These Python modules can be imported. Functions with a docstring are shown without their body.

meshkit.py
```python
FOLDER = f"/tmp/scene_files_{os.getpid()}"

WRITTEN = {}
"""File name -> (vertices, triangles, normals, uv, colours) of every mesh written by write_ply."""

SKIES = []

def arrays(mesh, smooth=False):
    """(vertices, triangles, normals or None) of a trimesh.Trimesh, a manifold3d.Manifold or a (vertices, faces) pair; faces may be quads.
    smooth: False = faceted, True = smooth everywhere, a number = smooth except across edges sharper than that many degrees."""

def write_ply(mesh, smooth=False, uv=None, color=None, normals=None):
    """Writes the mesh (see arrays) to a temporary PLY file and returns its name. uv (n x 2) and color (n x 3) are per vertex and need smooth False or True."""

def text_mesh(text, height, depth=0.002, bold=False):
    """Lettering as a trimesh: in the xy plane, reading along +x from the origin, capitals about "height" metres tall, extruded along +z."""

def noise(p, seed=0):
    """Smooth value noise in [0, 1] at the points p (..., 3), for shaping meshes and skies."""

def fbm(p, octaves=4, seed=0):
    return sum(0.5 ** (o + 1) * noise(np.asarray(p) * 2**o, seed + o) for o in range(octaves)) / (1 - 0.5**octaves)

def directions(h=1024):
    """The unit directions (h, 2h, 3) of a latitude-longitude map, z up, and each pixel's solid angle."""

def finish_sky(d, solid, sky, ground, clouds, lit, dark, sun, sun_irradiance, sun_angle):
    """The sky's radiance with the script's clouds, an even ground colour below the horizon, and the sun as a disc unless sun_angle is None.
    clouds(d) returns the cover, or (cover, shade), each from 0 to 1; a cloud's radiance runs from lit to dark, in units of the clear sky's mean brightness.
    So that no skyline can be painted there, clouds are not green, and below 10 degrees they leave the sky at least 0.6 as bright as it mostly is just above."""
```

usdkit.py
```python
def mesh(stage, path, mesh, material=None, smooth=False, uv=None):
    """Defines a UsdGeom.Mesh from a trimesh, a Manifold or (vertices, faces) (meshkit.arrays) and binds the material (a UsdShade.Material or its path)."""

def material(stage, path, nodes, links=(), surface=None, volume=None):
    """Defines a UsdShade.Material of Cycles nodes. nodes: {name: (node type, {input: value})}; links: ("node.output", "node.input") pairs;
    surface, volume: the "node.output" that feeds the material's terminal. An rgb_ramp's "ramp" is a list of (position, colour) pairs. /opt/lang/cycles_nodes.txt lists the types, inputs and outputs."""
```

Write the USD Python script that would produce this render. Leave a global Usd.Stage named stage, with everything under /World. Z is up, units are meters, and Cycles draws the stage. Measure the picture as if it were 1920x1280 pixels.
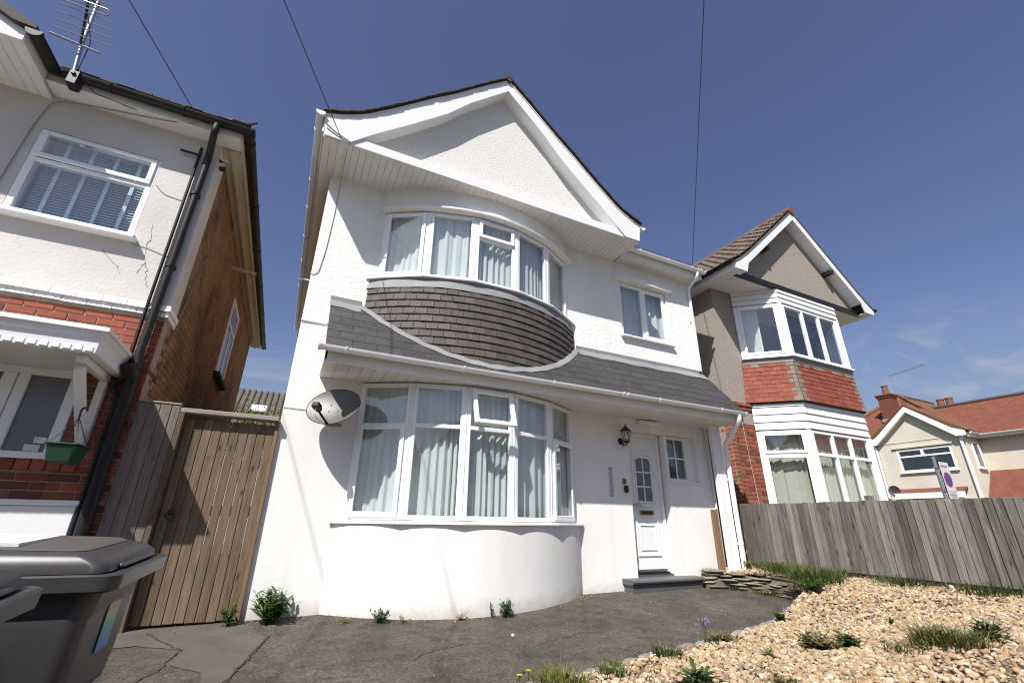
import math, random
import numpy as np, trimesh, usdkit, meshkit
import shapely.geometry as sg
from shapely.ops import unary_union
from pxr import Usd, UsdGeom, UsdLux, UsdShade, Gf, Sdf, Vt

stage = Usd.Stage.CreateInMemory()
UsdGeom.SetStageUpAxis(stage, 'Z')
UsdGeom.Xform.Define(stage, '/World')
rng = random.Random(7)
nrg = np.random.default_rng(7)

# ------------------------------------------------------------------ camera
FOCAL_PX, YAW, PITCH, ROLL = 842.9, 0.45076, 0.38247, 0.014192
CAM_Z = 0.98
cam = UsdGeom.Camera.Define(stage, '/World/camera')
cam.CreateHorizontalApertureAttr(36.0); cam.CreateVerticalApertureAttr(24.0)
cam.CreateFocalLengthAttr(FOCAL_PX / 1920 * 36.0)
cam.CreateClippingRangeAttr(Gf.Vec2f(0.05, 5000))
cam.CreateExposureAttr(0.84)
_cy, _sy, _cp, _sp = math.cos(YAW), math.sin(YAW), math.cos(PITCH), math.sin(PITCH)
_fw = np.array([_sy * _cp, _cy * _cp, _sp]); _r = np.array([_cy, -_sy, 0.0]); _u = np.cross(_r, _fw)
_r2 = math.cos(ROLL) * _r + math.sin(ROLL) * _u; _u2 = -math.sin(ROLL) * _r + math.cos(ROLL) * _u
cam.AddTransformOp().Set(Gf.Matrix4d(*_r2, 0, *_u2, 0, *(-_fw), 0, 0, 0, CAM_Z, 1))

# ------------------------------------------------------------------ sky and sun
TO_SUN = np.array([-1.10, -1.0, 1.78]); TO_SUN /= np.linalg.norm(TO_SUN)
SUN_EL, SUN_ROT = math.asin(TO_SUN[2]), math.atan2(TO_SUN[0], TO_SUN[1])
SKY_STRENGTH, SUN_INTENSITY = 0.066, 1.0
usdkit.material(stage, '/World/Looks/sky_look', {
    'sky': ('sky_texture', {'sky_type': 'single_scattering', 'sun_disc': False, 'sun_elevation': SUN_EL, 'sun_rotation': SUN_ROT,
                            'air_density': 1.0, 'aerosol_density': 1.4, 'ozone_density': 3.2}),
    'hs': ('hsv', {'hue': 0.517, 'saturation': 0.98, 'value': 1.0, 'fac': 1.0}),
    'tc': ('texture_coordinate', {}),
    'map': ('mapping', {'mapping_type': 'point', 'rotation': (0.25, 0.45, -0.35), 'scale': (1.0, 10.0, 14.0)}),
    'n': ('noise_texture', {'scale': 1.6, 'detail': 6.0, 'roughness': 0.62, 'distortion': 0.5}),
    'rp': ('rgb_ramp', {'ramp': [(0.0, (0, 0, 0)), (0.49, (0, 0, 0)), (0.64, (0.75, 0.75, 0.75)), (1, (0.9, 0.9, 0.9))]}),
    'sep': ('separate_xyz', {}),
    'low': ('map_range', {'value': 0.0, 'from_min': 0.36, 'from_max': 0.24, 'to_min': 0.0, 'to_max': 0.5, 'clamp': True}),
    'mul': ('math', {'math_type': 'multiply'}),
    'hz': ('map_range', {'value': 0.0, 'from_min': 0.36, 'from_max': 0.10, 'to_min': 0.0, 'to_max': 0.75, 'clamp': True}),
    'mh': ('mix_color', {'blend_type': 'mix', 'b': (2.3, 2.9, 3.9)}),
    'mx': ('mix_color', {'blend_type': 'mix', 'b': (4.2, 4.6, 5.2)}),
    'bg': ('background_shader', {'strength': SKY_STRENGTH}),
}, [('sky.color', 'hs.color'), ('tc.generated', 'map.vector'), ('map.vector', 'n.vector'), ('n.fac', 'rp.fac'), ('tc.generated', 'sep.vector'),
    ('sep.z', 'low.value'), ('rp.color', 'mul.value1'), ('low.result', 'mul.value2'), ('mul.value', 'mx.fac'), ('sep.z', 'hz.value'), ('hz.result', 'mh.fac'), ('hs.color', 'mh.a'), ('mh.result', 'mx.a'), ('mx.result', 'bg.color')],
    surface='bg.background')
dome = UsdLux.DomeLight.Define(stage, '/World/sky')
dome.CreateIntensityAttr(1.0)
UsdShade.MaterialBindingAPI.Apply(dome.GetPrim()).Bind(UsdShade.Material.Get(stage, '/World/Looks/sky_look'))
dome.GetPrim().SetCustomDataByKey('kind', 'structure')
sun = UsdLux.DistantLight.Define(stage, '/World/sun')
sun.CreateNormalizeAttr(True); sun.CreateIntensityAttr(SUN_INTENSITY); sun.CreateAngleAttr(0.5); sun.CreateColorAttr(Gf.Vec3f(1.0, 0.965, 0.905))
_z = TO_SUN; _x = np.cross([0, 0, 1], _z); _x /= np.linalg.norm(_x); _y = np.cross(_z, _x)
sun.AddTransformOp().Set(Gf.Matrix4d(*_x, 0, *_y, 0, *_z, 0, 0, 0, 20, 1))
# ------------------------------------------------------------------ helpers
_taken = {}
tone_rng = random.Random(99)
def numbered(parent, name):
    k = (parent, name); n = _taken.get(k, 0); _taken[k] = n + 1
    return f'{parent}/{name}' if n == 0 else f'{parent}/{name}_{n:03d}'

class Node:
    def __init__(self, prim, path, origin): self.prim, self.path, self.origin = prim, path, np.asarray(origin, float)
    def set(self, **kw):
        for k, v in kw.items():
            if v: self.prim.SetCustomDataByKey(k, v)
        return self

# a house can be drawn to a first set of measurements and then sized up about one of its corners
SIZE = None
def sized(v):
    v = np.asarray(v, float)
    return v if SIZE is None else np.asarray(SIZE[1]) + SIZE[2] * (v - np.asarray(SIZE[0]))
def thing(name, label, category, loc=(0, 0, 0), group=None):
    loc = sized(loc)
    path = numbered('/World', name)
    x = UsdGeom.Xform.Define(stage, path); x.AddTranslateOp().Set(Gf.Vec3d(*map(float, loc)))
    return Node(x.GetPrim(), path, loc).set(label=label, category=category, group=group)

def look(m): return m if isinstance(m, UsdShade.Material) else UsdShade.Material.Get(stage, '/World/Looks/' + m)

def cat(parts):
    vs, fs, n = [], [], 0
    for p in parts:
        v, f = (p.vertices, p.faces) if hasattr(p, 'faces') else p
        v, f = np.asarray(v, float), np.asarray(f, int)
        if len(f) and f.shape[1] == 4: f = np.vstack([f[:, [0, 1, 2]], f[:, [0, 2, 3]]])
        vs.append(v); fs.append(f + n); n += len(v)
    return np.vstack(vs), np.vstack(fs)

def part(parent, name, mesh, mat, smooth=False, label=None, kind=None):
    """A mesh given in world coordinates, as a child of a thing or of a part."""
    if isinstance(mesh, list): mesh = cat(mesh)
    v, f = (mesh.vertices, mesh.faces) if hasattr(mesh, 'faces') else mesh
    path = numbered(parent.path, name)
    g = usdkit.mesh(stage, path, (sized(v) - parent.origin, np.asarray(f, int)), look(mat), smooth=smooth)
    UsdGeom.PrimvarsAPI(g).CreatePrimvar('tone', Sdf.ValueTypeNames.FloatArray, UsdGeom.Tokens.vertex).Set(Vt.FloatArray(len(g.GetPointsAttr().Get()), float(tone_rng.random())))
    return Node(g.GetPrim(), path, parent.origin).set(label=label, kind=kind)

def single(name, mesh, mat, label=None, category=None, smooth=False, kind=None, group=None):
    if isinstance(mesh, list): mesh = cat(mesh)
    v, f = (mesh.vertices, mesh.faces) if hasattr(mesh, 'faces') else mesh
    path = numbered('/World', name)
    g = usdkit.mesh(stage, path, (sized(v), np.asarray(f, int)), look(mat), smooth=smooth)
    return Node(g.GetPrim(), path, (0, 0, 0)).set(label=label, category=category, kind=kind, group=group)

BOXF = np.array([[0, 2, 1], [0, 3, 2], [4, 5, 6], [4, 6, 7], [0, 1, 5], [0, 5, 4], [1, 2, 6], [1, 6, 5], [2, 3, 7], [2, 7, 6], [3, 0, 4], [3, 4, 7]])
def bx(x0, x1, y0, y1, z0, z1):
    return np.array([[x0, y0, z0], [x1, y0, z0], [x1, y1, z0], [x0, y1, z0], [x0, y0, z1], [x1, y0, z1], [x1, y1, z1], [x0, y1, z1]], float), BOXF
_cb = {}
def cbx(x0, x1, y0, y1, z0, z1, c=0.004):
    """box with chamfered edges"""
    sx, sy, sz = x1 - x0, y1 - y0, z1 - z0
    c = min(c, sx * .3, sy * .3, sz * .3)
    key = 'f'
    pts = []
    for ax in range(3):
        for s in np.ndindex(2, 2, 2):
            p = [s[0] * sx, s[1] * sy, s[2] * sz]
            for k in range(3):
                if k != ax: p[k] += c if s[k] == 0 else -c
            pts.append(p)
    pts = np.array(pts)
    if key not in _cb:
        _cb[key] = trimesh.convex.convex_hull(np.array(pts), qhull_options='QbB Pp Qt')
        from scipy.spatial import ConvexHull
        unit = np.array([[(-1) ** (1 - s[k]) * (0.5 if k == ax else 0.35) for k in range(3)] for ax in range(3) for s in np.ndindex(2, 2, 2)])
        # the same point order for every box: points pulled in on the two other axes
        unit = np.array([[(1 if s[k] else -1) * (0.5 if k == ax else 0.4) for k in range(3)] for ax in range(3) for s in np.ndindex(2, 2, 2)])
        h = ConvexHull(unit); F = h.simplices.copy()
        for i, t in enumerate(F):
            n = np.cross(unit[t[1]] - unit[t[0]], unit[t[2]] - unit[t[0]])
            if n @ unit[t].mean(0) < 0: F[i] = t[::-1]
        _cb[key] = F
    # point k of axis group ax lies ON the faces of axis ax and is pulled in on the others
    return pts + [x0, y0, z0], _cb[key]

def xf(mesh, M):
    v, f = (mesh.vertices, mesh.faces) if hasattr(mesh, 'faces') else mesh
    v = np.asarray(v, float) @ np.asarray(M)[:3, :3].T + np.asarray(M)[:3, 3]
    f = np.asarray(f)
    return (v, f[:, ::-1]) if np.linalg.det(np.asarray(M)[:3, :3]) < 0 else (v, f)

def frame(o, u, n, w=(0, 0, 1)):
    M = np.eye(4); M[:3, 0] = u; M[:3, 1] = n; M[:3, 2] = w; M[:3, 3] = o
    return M

def rotz(a, o=(0, 0, 0)):
    M = np.eye(4); c, s = math.cos(a), math.sin(a); M[:2, :2] = [[c, -s], [s, c]]; M[:3, 3] = o
    return M

def prism(poly, axis, a0, a1):
    """polygon in the plane normal to an axis, extruded from a0 to a1. axis x: poly is (y, z); y: (x, z); z: (x, y)"""
    if not isinstance(poly, (sg.Polygon, sg.MultiPolygon)): poly = sg.Polygon(poly)
    if not poly.is_valid: poly = poly.buffer(0)
    geoms = getattr(poly, 'geoms', [poly]); out = []
    for g in geoms:
        m = trimesh.creation.extrude_polygon(g, a1 - a0, engine='earcut')
        v = np.array(m.vertices); f = np.array(m.faces)
        if axis == 'y': v = np.stack([v[:, 0], a0 + v[:, 2], v[:, 1]], 1); f = f[:, ::-1]
        elif axis == 'x': v = np.stack([a0 + v[:, 2], v[:, 0], v[:, 1]], 1)
        else: v = v + [0, 0, a0]
        out.append((v, f))
    return cat(out)

def tube(path, r, n=8, caps=True):
    p = np.asarray(path, float); t = np.gradient(p, axis=0)
    t /= np.linalg.norm(t, axis=1, keepdims=True) + 1e-12
    a = np.cross(t[0], [0, 0, 1.0] if abs(t[0][2]) < .9 else [1.0, 0, 0]); a /= np.linalg.norm(a)
    A = []
    for k in range(len(p)):
        a = a - t[k] * (a @ t[k]); a /= np.linalg.norm(a) + 1e-12; A.append(a.copy())
    A = np.array(A); B = np.cross(t, A); ang = np.arange(n) * 2 * math.pi / n
    r = np.broadcast_to(np.asarray(r, float), (len(p),))
    v = p[:, None] + r[:, None, None] * (np.cos(ang)[None, :, None] * A[:, None] + np.sin(ang)[None, :, None] * B[:, None])
    f = []
    for i in range(len(p) - 1):
        for j in range(n):
            k = (j + 1) % n
            f += [[i * n + j, i * n + k, (i + 1) * n + k], [i * n + j, (i + 1) * n + k, (i + 1) * n + j]]
    v = v.reshape(-1, 3)
    if caps:
        v = np.vstack([v, p[0], p[-1]]); m = len(v)
        for j in range(n):
            k = (j + 1) % n
            f += [[m - 2, k, j], [m - 1, (len(p) - 1) * n + j, (len(p) - 1) * n + k]]
    return v, np.array(f)

def arcpath(pts, r=0.05, n=5):
    """polyline with rounded corners"""
    pts = [np.asarray(p, float) for p in pts]; out = [pts[0]]
    for a, b, c in zip(pts, pts[1:], pts[2:]):
        u = (a - b) / np.linalg.norm(a - b); w = (c - b) / np.linalg.norm(c - b)
        d = min(r, np.linalg.norm(a - b) * .45, np.linalg.norm(c - b) * .45)
        for t in np.linspace(0, 1, n): out.append((1 - t) ** 2 * (b + u * d) + 2 * t * (1 - t) * b + t * t * (b + w * d))
    out.append(pts[-1])
    return np.array(out)

def sweep(profile, path, closed_profile=True, caps=True):
    """2-D profile (side, up) swept along a horizontal path (k x 3): for gutters, mouldings, sills."""
    p = np.asarray(path, float); q = np.asarray(profile, float)
    t = np.gradient(p, axis=0); t[:, 2] = 0; t /= np.linalg.norm(t, axis=1, keepdims=True)
    s = np.stack([t[:, 1], -t[:, 0], np.zeros(len(p))], 1)
    if len(p) > 2:     # keep the width of a mitred corner
        for k in range(1, len(p) - 1):
            a = p[k] - p[k - 1]; b = p[k + 1] - p[k]; a = a / np.linalg.norm(a); b = b / np.linalg.norm(b)
            m = a + b; m /= np.linalg.norm(m); sm = np.array([m[1], -m[0], 0]); c = abs(sm @ np.array([a[1], -a[0], 0]))
            s[k] = sm / max(c, .3)
    v = p[:, None] + q[None, :, 0:1] * s[:, None] + q[None, :, 1:2] * np.array([0, 0, 1.0])
    n, m = len(q), len(p); f = []
    for i in range(m - 1):
        for j in range(n if closed_profile else n - 1):
            k = (j + 1) % n
            f += [[i * n + j, i * n + k, (i + 1) * n + k], [i * n + j, (i + 1) * n + k, (i + 1) * n + j]]
    f = np.array(f); v = v.reshape(-1, 3)
    if caps and closed_profile:
        import mapbox_earcut as me
        tri = me.triangulate_float64(q, np.array([n], np.uint32)).reshape(-1, 3).astype(int)
        area = np.sum((q[:, 0] * np.roll(q[:, 1], -1) - np.roll(q[:, 0], -1) * q[:, 1]))
        f = np.vstack([f, tri, tri[:, ::-1] + (m - 1) * n])
    tm = trimesh.Trimesh(v, f, process=False); trimesh.repair.fix_normals(tm)
    return np.array(tm.vertices), np.array(tm.faces)

def gutter_profile(r=0.058, t=0.006, n=9):
    a = np.linspace(0, math.pi, n)
    o = np.stack([-r * np.cos(a), -r * np.sin(a)], 1); i = np.stack([-(r - t) * np.cos(a[::-1]), -(r - t) * np.sin(a[::-1])], 1)
    return np.vstack([o, i])

def disc_cap(c, axis, r, n=12, half=True):
    pass

def sheet(us, vs, fn):
    """grid surface fn(u, v) -> xyz"""
    U, V = np.meshgrid(us, vs, indexing='ij'); P = fn(U, V).reshape(-1, 3); m = len(vs); f = []
    i, j = np.meshgrid(np.arange(len(us) - 1), np.arange(m - 1), indexing='ij')
    q = np.stack([i * m + j, (i + 1) * m + j, (i + 1) * m + j + 1, i * m + j + 1], -1).reshape(-1, 4)
    return P, np.vstack([q[:, [0, 1, 2]], q[:, [0, 2, 3]]])

def lathe(profile, centre, n=16):
    q = np.asarray(profile, float); m = trimesh.creation.revolve(q, sections=n)
    return np.array(m.vertices) + centre, np.array(m.faces)

# ------------------------------------------------------------------ materials
L = '/World/Looks/'
def mat(name, col, rough=0.6, var=None, vscale=4.0, vamt=0.5, bump=0.0, bscale=60.0, bdetail=4.0, rand=0.0, stretch=None, metal=0.0, spec=0.5, bdist=0.01, extra=None, trans=0.0):
    """principled material: colour col varying to var by noise, per-object value variation, bump"""
    nodes = {'g': ('geometry', {}), 'p': ('principled_bsdf', {'base_color': col, 'roughness': rough, 'metallic': metal, 'specular_ior_level': spec})}
    links = []
    src = 'g.position'
    if stretch is not None:
        nodes['mp'] = ('mapping', {'mapping_type': 'point', 'scale': stretch}); links.append(('g.position', 'mp.vector')); src = 'mp.vector'
    out = None
    if var is not None:
        nodes['n1'] = ('noise_texture', {'scale': vscale, 'detail': 6.0, 'roughness': 0.6})
        nodes['r1'] = ('map_range', {'value': 0.5, 'from_min': 0.5 - .22 / max(vamt, .05) * .5, 'from_max': 0.5 + .22 / max(vamt, .05) * .5, 'to_min': 0.0, 'to_max': 1.0, 'clamp': True})
        nodes['m1'] = ('mix_color', {'blend_type': 'mix', 'a': col, 'b': var})
        links += [(src, 'n1.vector'), ('n1.fac', 'r1.value'), ('r1.result', 'm1.fac')]; out = 'm1.result'
    if rand:
        nodes['oi'] = ('attribute', {'attribute': 'tone'}); nodes['rr'] = ('map_range', {'value': 0.5, 'from_min': 0.0, 'from_max': 1.0, 'to_min': 1 - rand, 'to_max': 1 + rand})
        nodes['hs'] = ('hsv', {'hue': .5, 'saturation': 1.0, 'value': 1.0, 'fac': 1.0, 'color': col})
        links += [('oi.fac', 'rr.value'), ('rr.result', 'hs.value')]
        if out: links.append((out, 'hs.color'))
        out = 'hs.color'
    if out: links.append((out, 'p.base_color'))
    if bump:
        nodes['n2'] = ('noise_texture', {'scale': bscale, 'detail': bdetail, 'roughness': 0.6})
        nodes['b'] = ('bump', {'strength': bump, 'distance': bdist})
        links += [(src, 'n2.vector'), ('n2.fac', 'b.height'), ('b.normal', 'p.normal')]
    if trans:
        nodes['tr'] = ('translucent_bsdf', {'color': col}); nodes['mc'] = ('mix_closure', {'fac': trans})
        links += [('p.BSDF', 'mc.closure1'), ('tr.BSDF', 'mc.closure2')]
        if out: links.append((out, 'tr.color'))
        return usdkit.material(stage, L + name, nodes, links, surface='mc.closure')
    return usdkit.material(stage, L + name, nodes, links, surface='p.BSDF')

def painted_render(name, bscale, bamt, bdist):
    """white masonry paint: faint rain streaks, a grubby foot, trowel marks"""
    usdkit.material(stage, L + name, {
        'g': ('geometry', {}), 's': ('separate_xyz', {}), 'm1': ('mapping', {'mapping_type': 'point', 'scale': (3.2, 3.2, .28)}), 'n1': ('noise_texture', {'scale': 1.6, 'detail': 6.0, 'roughness': .65}),
        'n2': ('noise_texture', {'scale': 1.1, 'detail': 7.0, 'roughness': .62}), 'n3': ('noise_texture', {'scale': 5.0, 'detail': 6.0, 'roughness': .7}), 'nb': ('noise_texture', {'scale': bscale, 'detail': 6.0, 'roughness': .6}),
        'r1': ('rgb_ramp', {'ramp': [(.34, (.955, .948, .935)), (.56, (1, 1, 1)), (1, (1, 1, 1))]}), 'r2': ('rgb_ramp', {'ramp': [(.34, (.757, .757, .735)), (.6, (.80, .80, .783)), (1, (.81, .812, .798))]}),
        'zz': ('math', {'math_type': 'multiply_add', 'value2': .34, 'value3': -.17}), 'za': ('math', {'math_type': 'add'}), 'zr': ('map_range', {'value': 0., 'from_min': .16, 'from_max': -.02, 'to_min': 0., 'to_max': .62, 'clamp': True}),
        'a': ('mix_color', {'blend_type': 'multiply', 'fac': 1.0}), 'b': ('mix_color', {'blend_type': 'mix', 'b': (.40, .355, .295)}), 'bp': ('bump', {'strength': bamt, 'distance': bdist}), 'p': ('principled_bsdf', {'roughness': .75, 'specular_ior_level': .35})},
        [('g.position', 'm1.vector'), ('m1.vector', 'n1.vector'), ('g.position', 'n2.vector'), ('g.position', 'n3.vector'), ('g.position', 'nb.vector'), ('g.position', 's.vector'), ('n1.fac', 'r1.fac'), ('n2.fac', 'r2.fac'), ('r2.color', 'a.a'), ('r1.color', 'a.b'),
         ('n3.fac', 'zz.value1'), ('s.z', 'za.value1'), ('zz.value', 'za.value2'), ('za.value', 'zr.value'), ('zr.result', 'b.fac'), ('a.result', 'b.a'), ('b.result', 'p.base_color'), ('nb.fac', 'bp.height'), ('bp.normal', 'p.normal')], surface='p.BSDF')
painted_render('render_smooth', 18, .25, .006)
painted_render('render_rough', 17, .5, .020)
mat('pebbledash_white', (.82, .815, .79), .85, (.55, .53, .49), 40, .4, .7, 60, 4, bdist=.018)
mat('upvc', (.82, .83, .84), .28, spec=.5)
mat('gloss_white', (.80, .81, .82), .35, (.74, .74, .73), 3, .4)
mat('soffit_white', (.76, .75, .72), .45, (.68, .66, .62), 2.0, .5)
mat('render_left', (.63, .612, .59), .75, (.52, .495, .46), 1.1, .5, .4, 25, 6, bdist=.012)
usdkit.material(stage, L + 'ochre_dash', {
    'g': ('geometry', {}), 's': ('separate_xyz', {}), 'c': ('combine_xyz', {}), 'n0': ('noise_texture', {'scale': 3.0, 'detail': 3.0}), 'wob': ('mix_vector', {'fac': .035}),
    'bt': ('brick_texture', {'scale': 1.0, 'brick_width': .24, 'row_height': .08, 'mortar_size': .010, 'mortar_smooth': .6, 'color1': (.36, .21, .105), 'color2': (.27, .155, .078), 'mortar': (.20, .125, .07)}),
    'n1': ('noise_texture', {'scale': 1.7, 'detail': 6.0, 'roughness': .65}), 'n2': ('noise_texture', {'scale': 48.0, 'detail': 5.0, 'roughness': .7}),
    'r1': ('rgb_ramp', {'ramp': [(.34, (.55, .52, .50)), (.52, (1, 1, 1)), (.7, (1.18, 1.14, 1.05))]}), 'm': ('mix_color', {'blend_type': 'multiply', 'fac': 1.0, 'use_clamp': False}),
    'hm': ('math', {'math_type': 'multiply_add', 'value2': -.8}), 'b': ('bump', {'strength': .8, 'distance': .016}), 'p': ('principled_bsdf', {'roughness': .9, 'specular_ior_level': .25})},
    [('g.position', 's.vector'), ('s.y', 'c.x'), ('s.z', 'c.y'), ('g.position', 'n0.vector'), ('c.vector', 'wob.a'), ('n0.color', 'wob.b'), ('wob.result', 'bt.vector'), ('g.position', 'n1.vector'), ('g.position', 'n2.vector'), ('n1.fac', 'r1.fac'),
     ('bt.color', 'm.a'), ('r1.color', 'm.b'), ('m.result', 'p.base_color'), ('bt.fac', 'hm.value1'), ('n2.fac', 'hm.value3'), ('hm.value', 'b.height'), ('b.normal', 'p.normal')], surface='p.BSDF')
mat('tan_brick', (.42, .30, .19), .85, (.34, .23, .14), 3, .5, .6, 30, 4)
mat('brown_dash', (.44, .385, .33), .9, (.22, .19, .16), 55, .45, 1.0, 60, 3, bdist=.02)
mat('cream_render', (.64, .58, .50), .8, (.53, .47, .39), 1.0, .4, .3, 20, 5)
mat('slate', (.030, .0295, .030), .62, (.050, .048, .047), 9, .5, .35, 40, 5, rand=.16)
mat('brown_tile', (.060, .050, .0445), .7, (.084, .071, .063), 12, .5, .4, 50, 5, rand=.2)
mat('red_tile', (.255, .064, .034), .75, (.19, .046, .026), 9, .5, .4, 50, 5, rand=.18)
mat('grey_tile', (.22, .185, .145), .8, (.17, .14, .105), 12, .5, .4, 50, 5, rand=.15)
mat('pan_tile', (.15, .115, .085), .8, (.095, .074, .056), 8, .5, .5, 40, 5, rand=.18)
mat('red_roof', (.21, .058, .029), .8, (.10, .034, .022), 3.2, .4, .8, 9, 6, bdist=.05)
mat('lichen_roof', (.185, .085, .035), .85, (.11, .05, .026), 2.0, .5, .8, 9, 6, bdist=.05)
mat('dark_tile', (.045, .036, .032), .8, (.07, .055, .045), 6, .5, .4, 30, 4)
mat('grey_roof', (.115, .095, .08), .8, (.08, .065, .055), 1.5, .5, .5, 10, 4)
mat('brick_red', (.285, .072, .034), .82, (.205, .048, .026), 14, .5, .5, 70, 5, rand=.24)
mat('brick_orange', (.30, .098, .045), .82, (.225, .066, .033), 14, .5, .5, 70, 5, rand=.2)
mat('brick_dark', (.165, .047, .028), .82, (.12, .035, .024), 14, .5, .5, 70, 5, rand=.25)
mat('mortar', (.38, .315, .255), .9, (.28, .235, .19), 12, .5, .5, 60, 4)
mat('lead', (.265, .268, .272), .65, (.17, .173, .178), 2.2, .4, .15, 12, 4, spec=.4)
mat('black_plastic', (.011, .0105, .011), .5, (.018, .017, .016), 5, .4, spec=.3)
mat('dark_iron', (.012, .012, .013), .4)
mat('bin_plastic', (.030, .0295, .032), .42, (.044, .042, .043), 3, .5, .12, 220, 3, bdist=.002)
mat('bin_lid_top', (.060, .056, .053), .55, (.095, .087, .079), 5, .5, .12, 220, 3, bdist=.002)
mat('sticker_white', (.78, .78, .76), .5, (.55, .56, .55), 22, .6)
mat('sticker_worn', (.42, .42, .42), .55, (.22, .22, .22), 14, .7)
mat('concrete_patch', (.100, .085, .069), .9, (.066, .057, .048), 3.0, .5, .6, 60, 5, bdist=.006)
mat('road_tar', (.10, .098, .095), .9, (.13, .127, .122), 1.0, .5, .4, 60, 4)
mat('crack_dark', (.035, .030, .026), .95)
mat('earth', (.12, .085, .052), .95, (.17, .12, .075), 6, .5, .8, 30, 4)
mat('lawn', (.05, .075, .022), .9, (.035, .055, .018), 2, .5, .8, 40, 4)
mat('grey_stone', (.27, .25, .22), .85, (.16, .148, .128), 8, .5, .8, 22, 5, rand=.2, bdist=.02)
mat('slate_stone', (.27, .235, .185), .85, (.13, .115, .095), 14, .5, .8, 30, 5, rand=.25, bdist=.015)
mat('step_grey', (.070, .076, .078), .5, (.088, .094, .095), 4, .5, .15, 40, 4)
for i, (c, v) in enumerate([((.36, .250, .145), (.26, .165, .088)), ((.43, .345, .225), (.36, .258, .150)), ((.31, .185, .095), (.36, .245, .14)), ((.48, .41, .30), (.39, .312, .205)),
                            ((.39, .31, .205), (.28, .195, .112)), ((.21, .165, .115), (.155, .115, .076)), ((.45, .375, .265), (.53, .465, .355)), ((.33, .24, .145), (.43, .34, .225))]):
    mat(f'pebble_{i}', c, .8, v, 45, .5, .4, 120, 4, bdist=.003)
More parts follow.
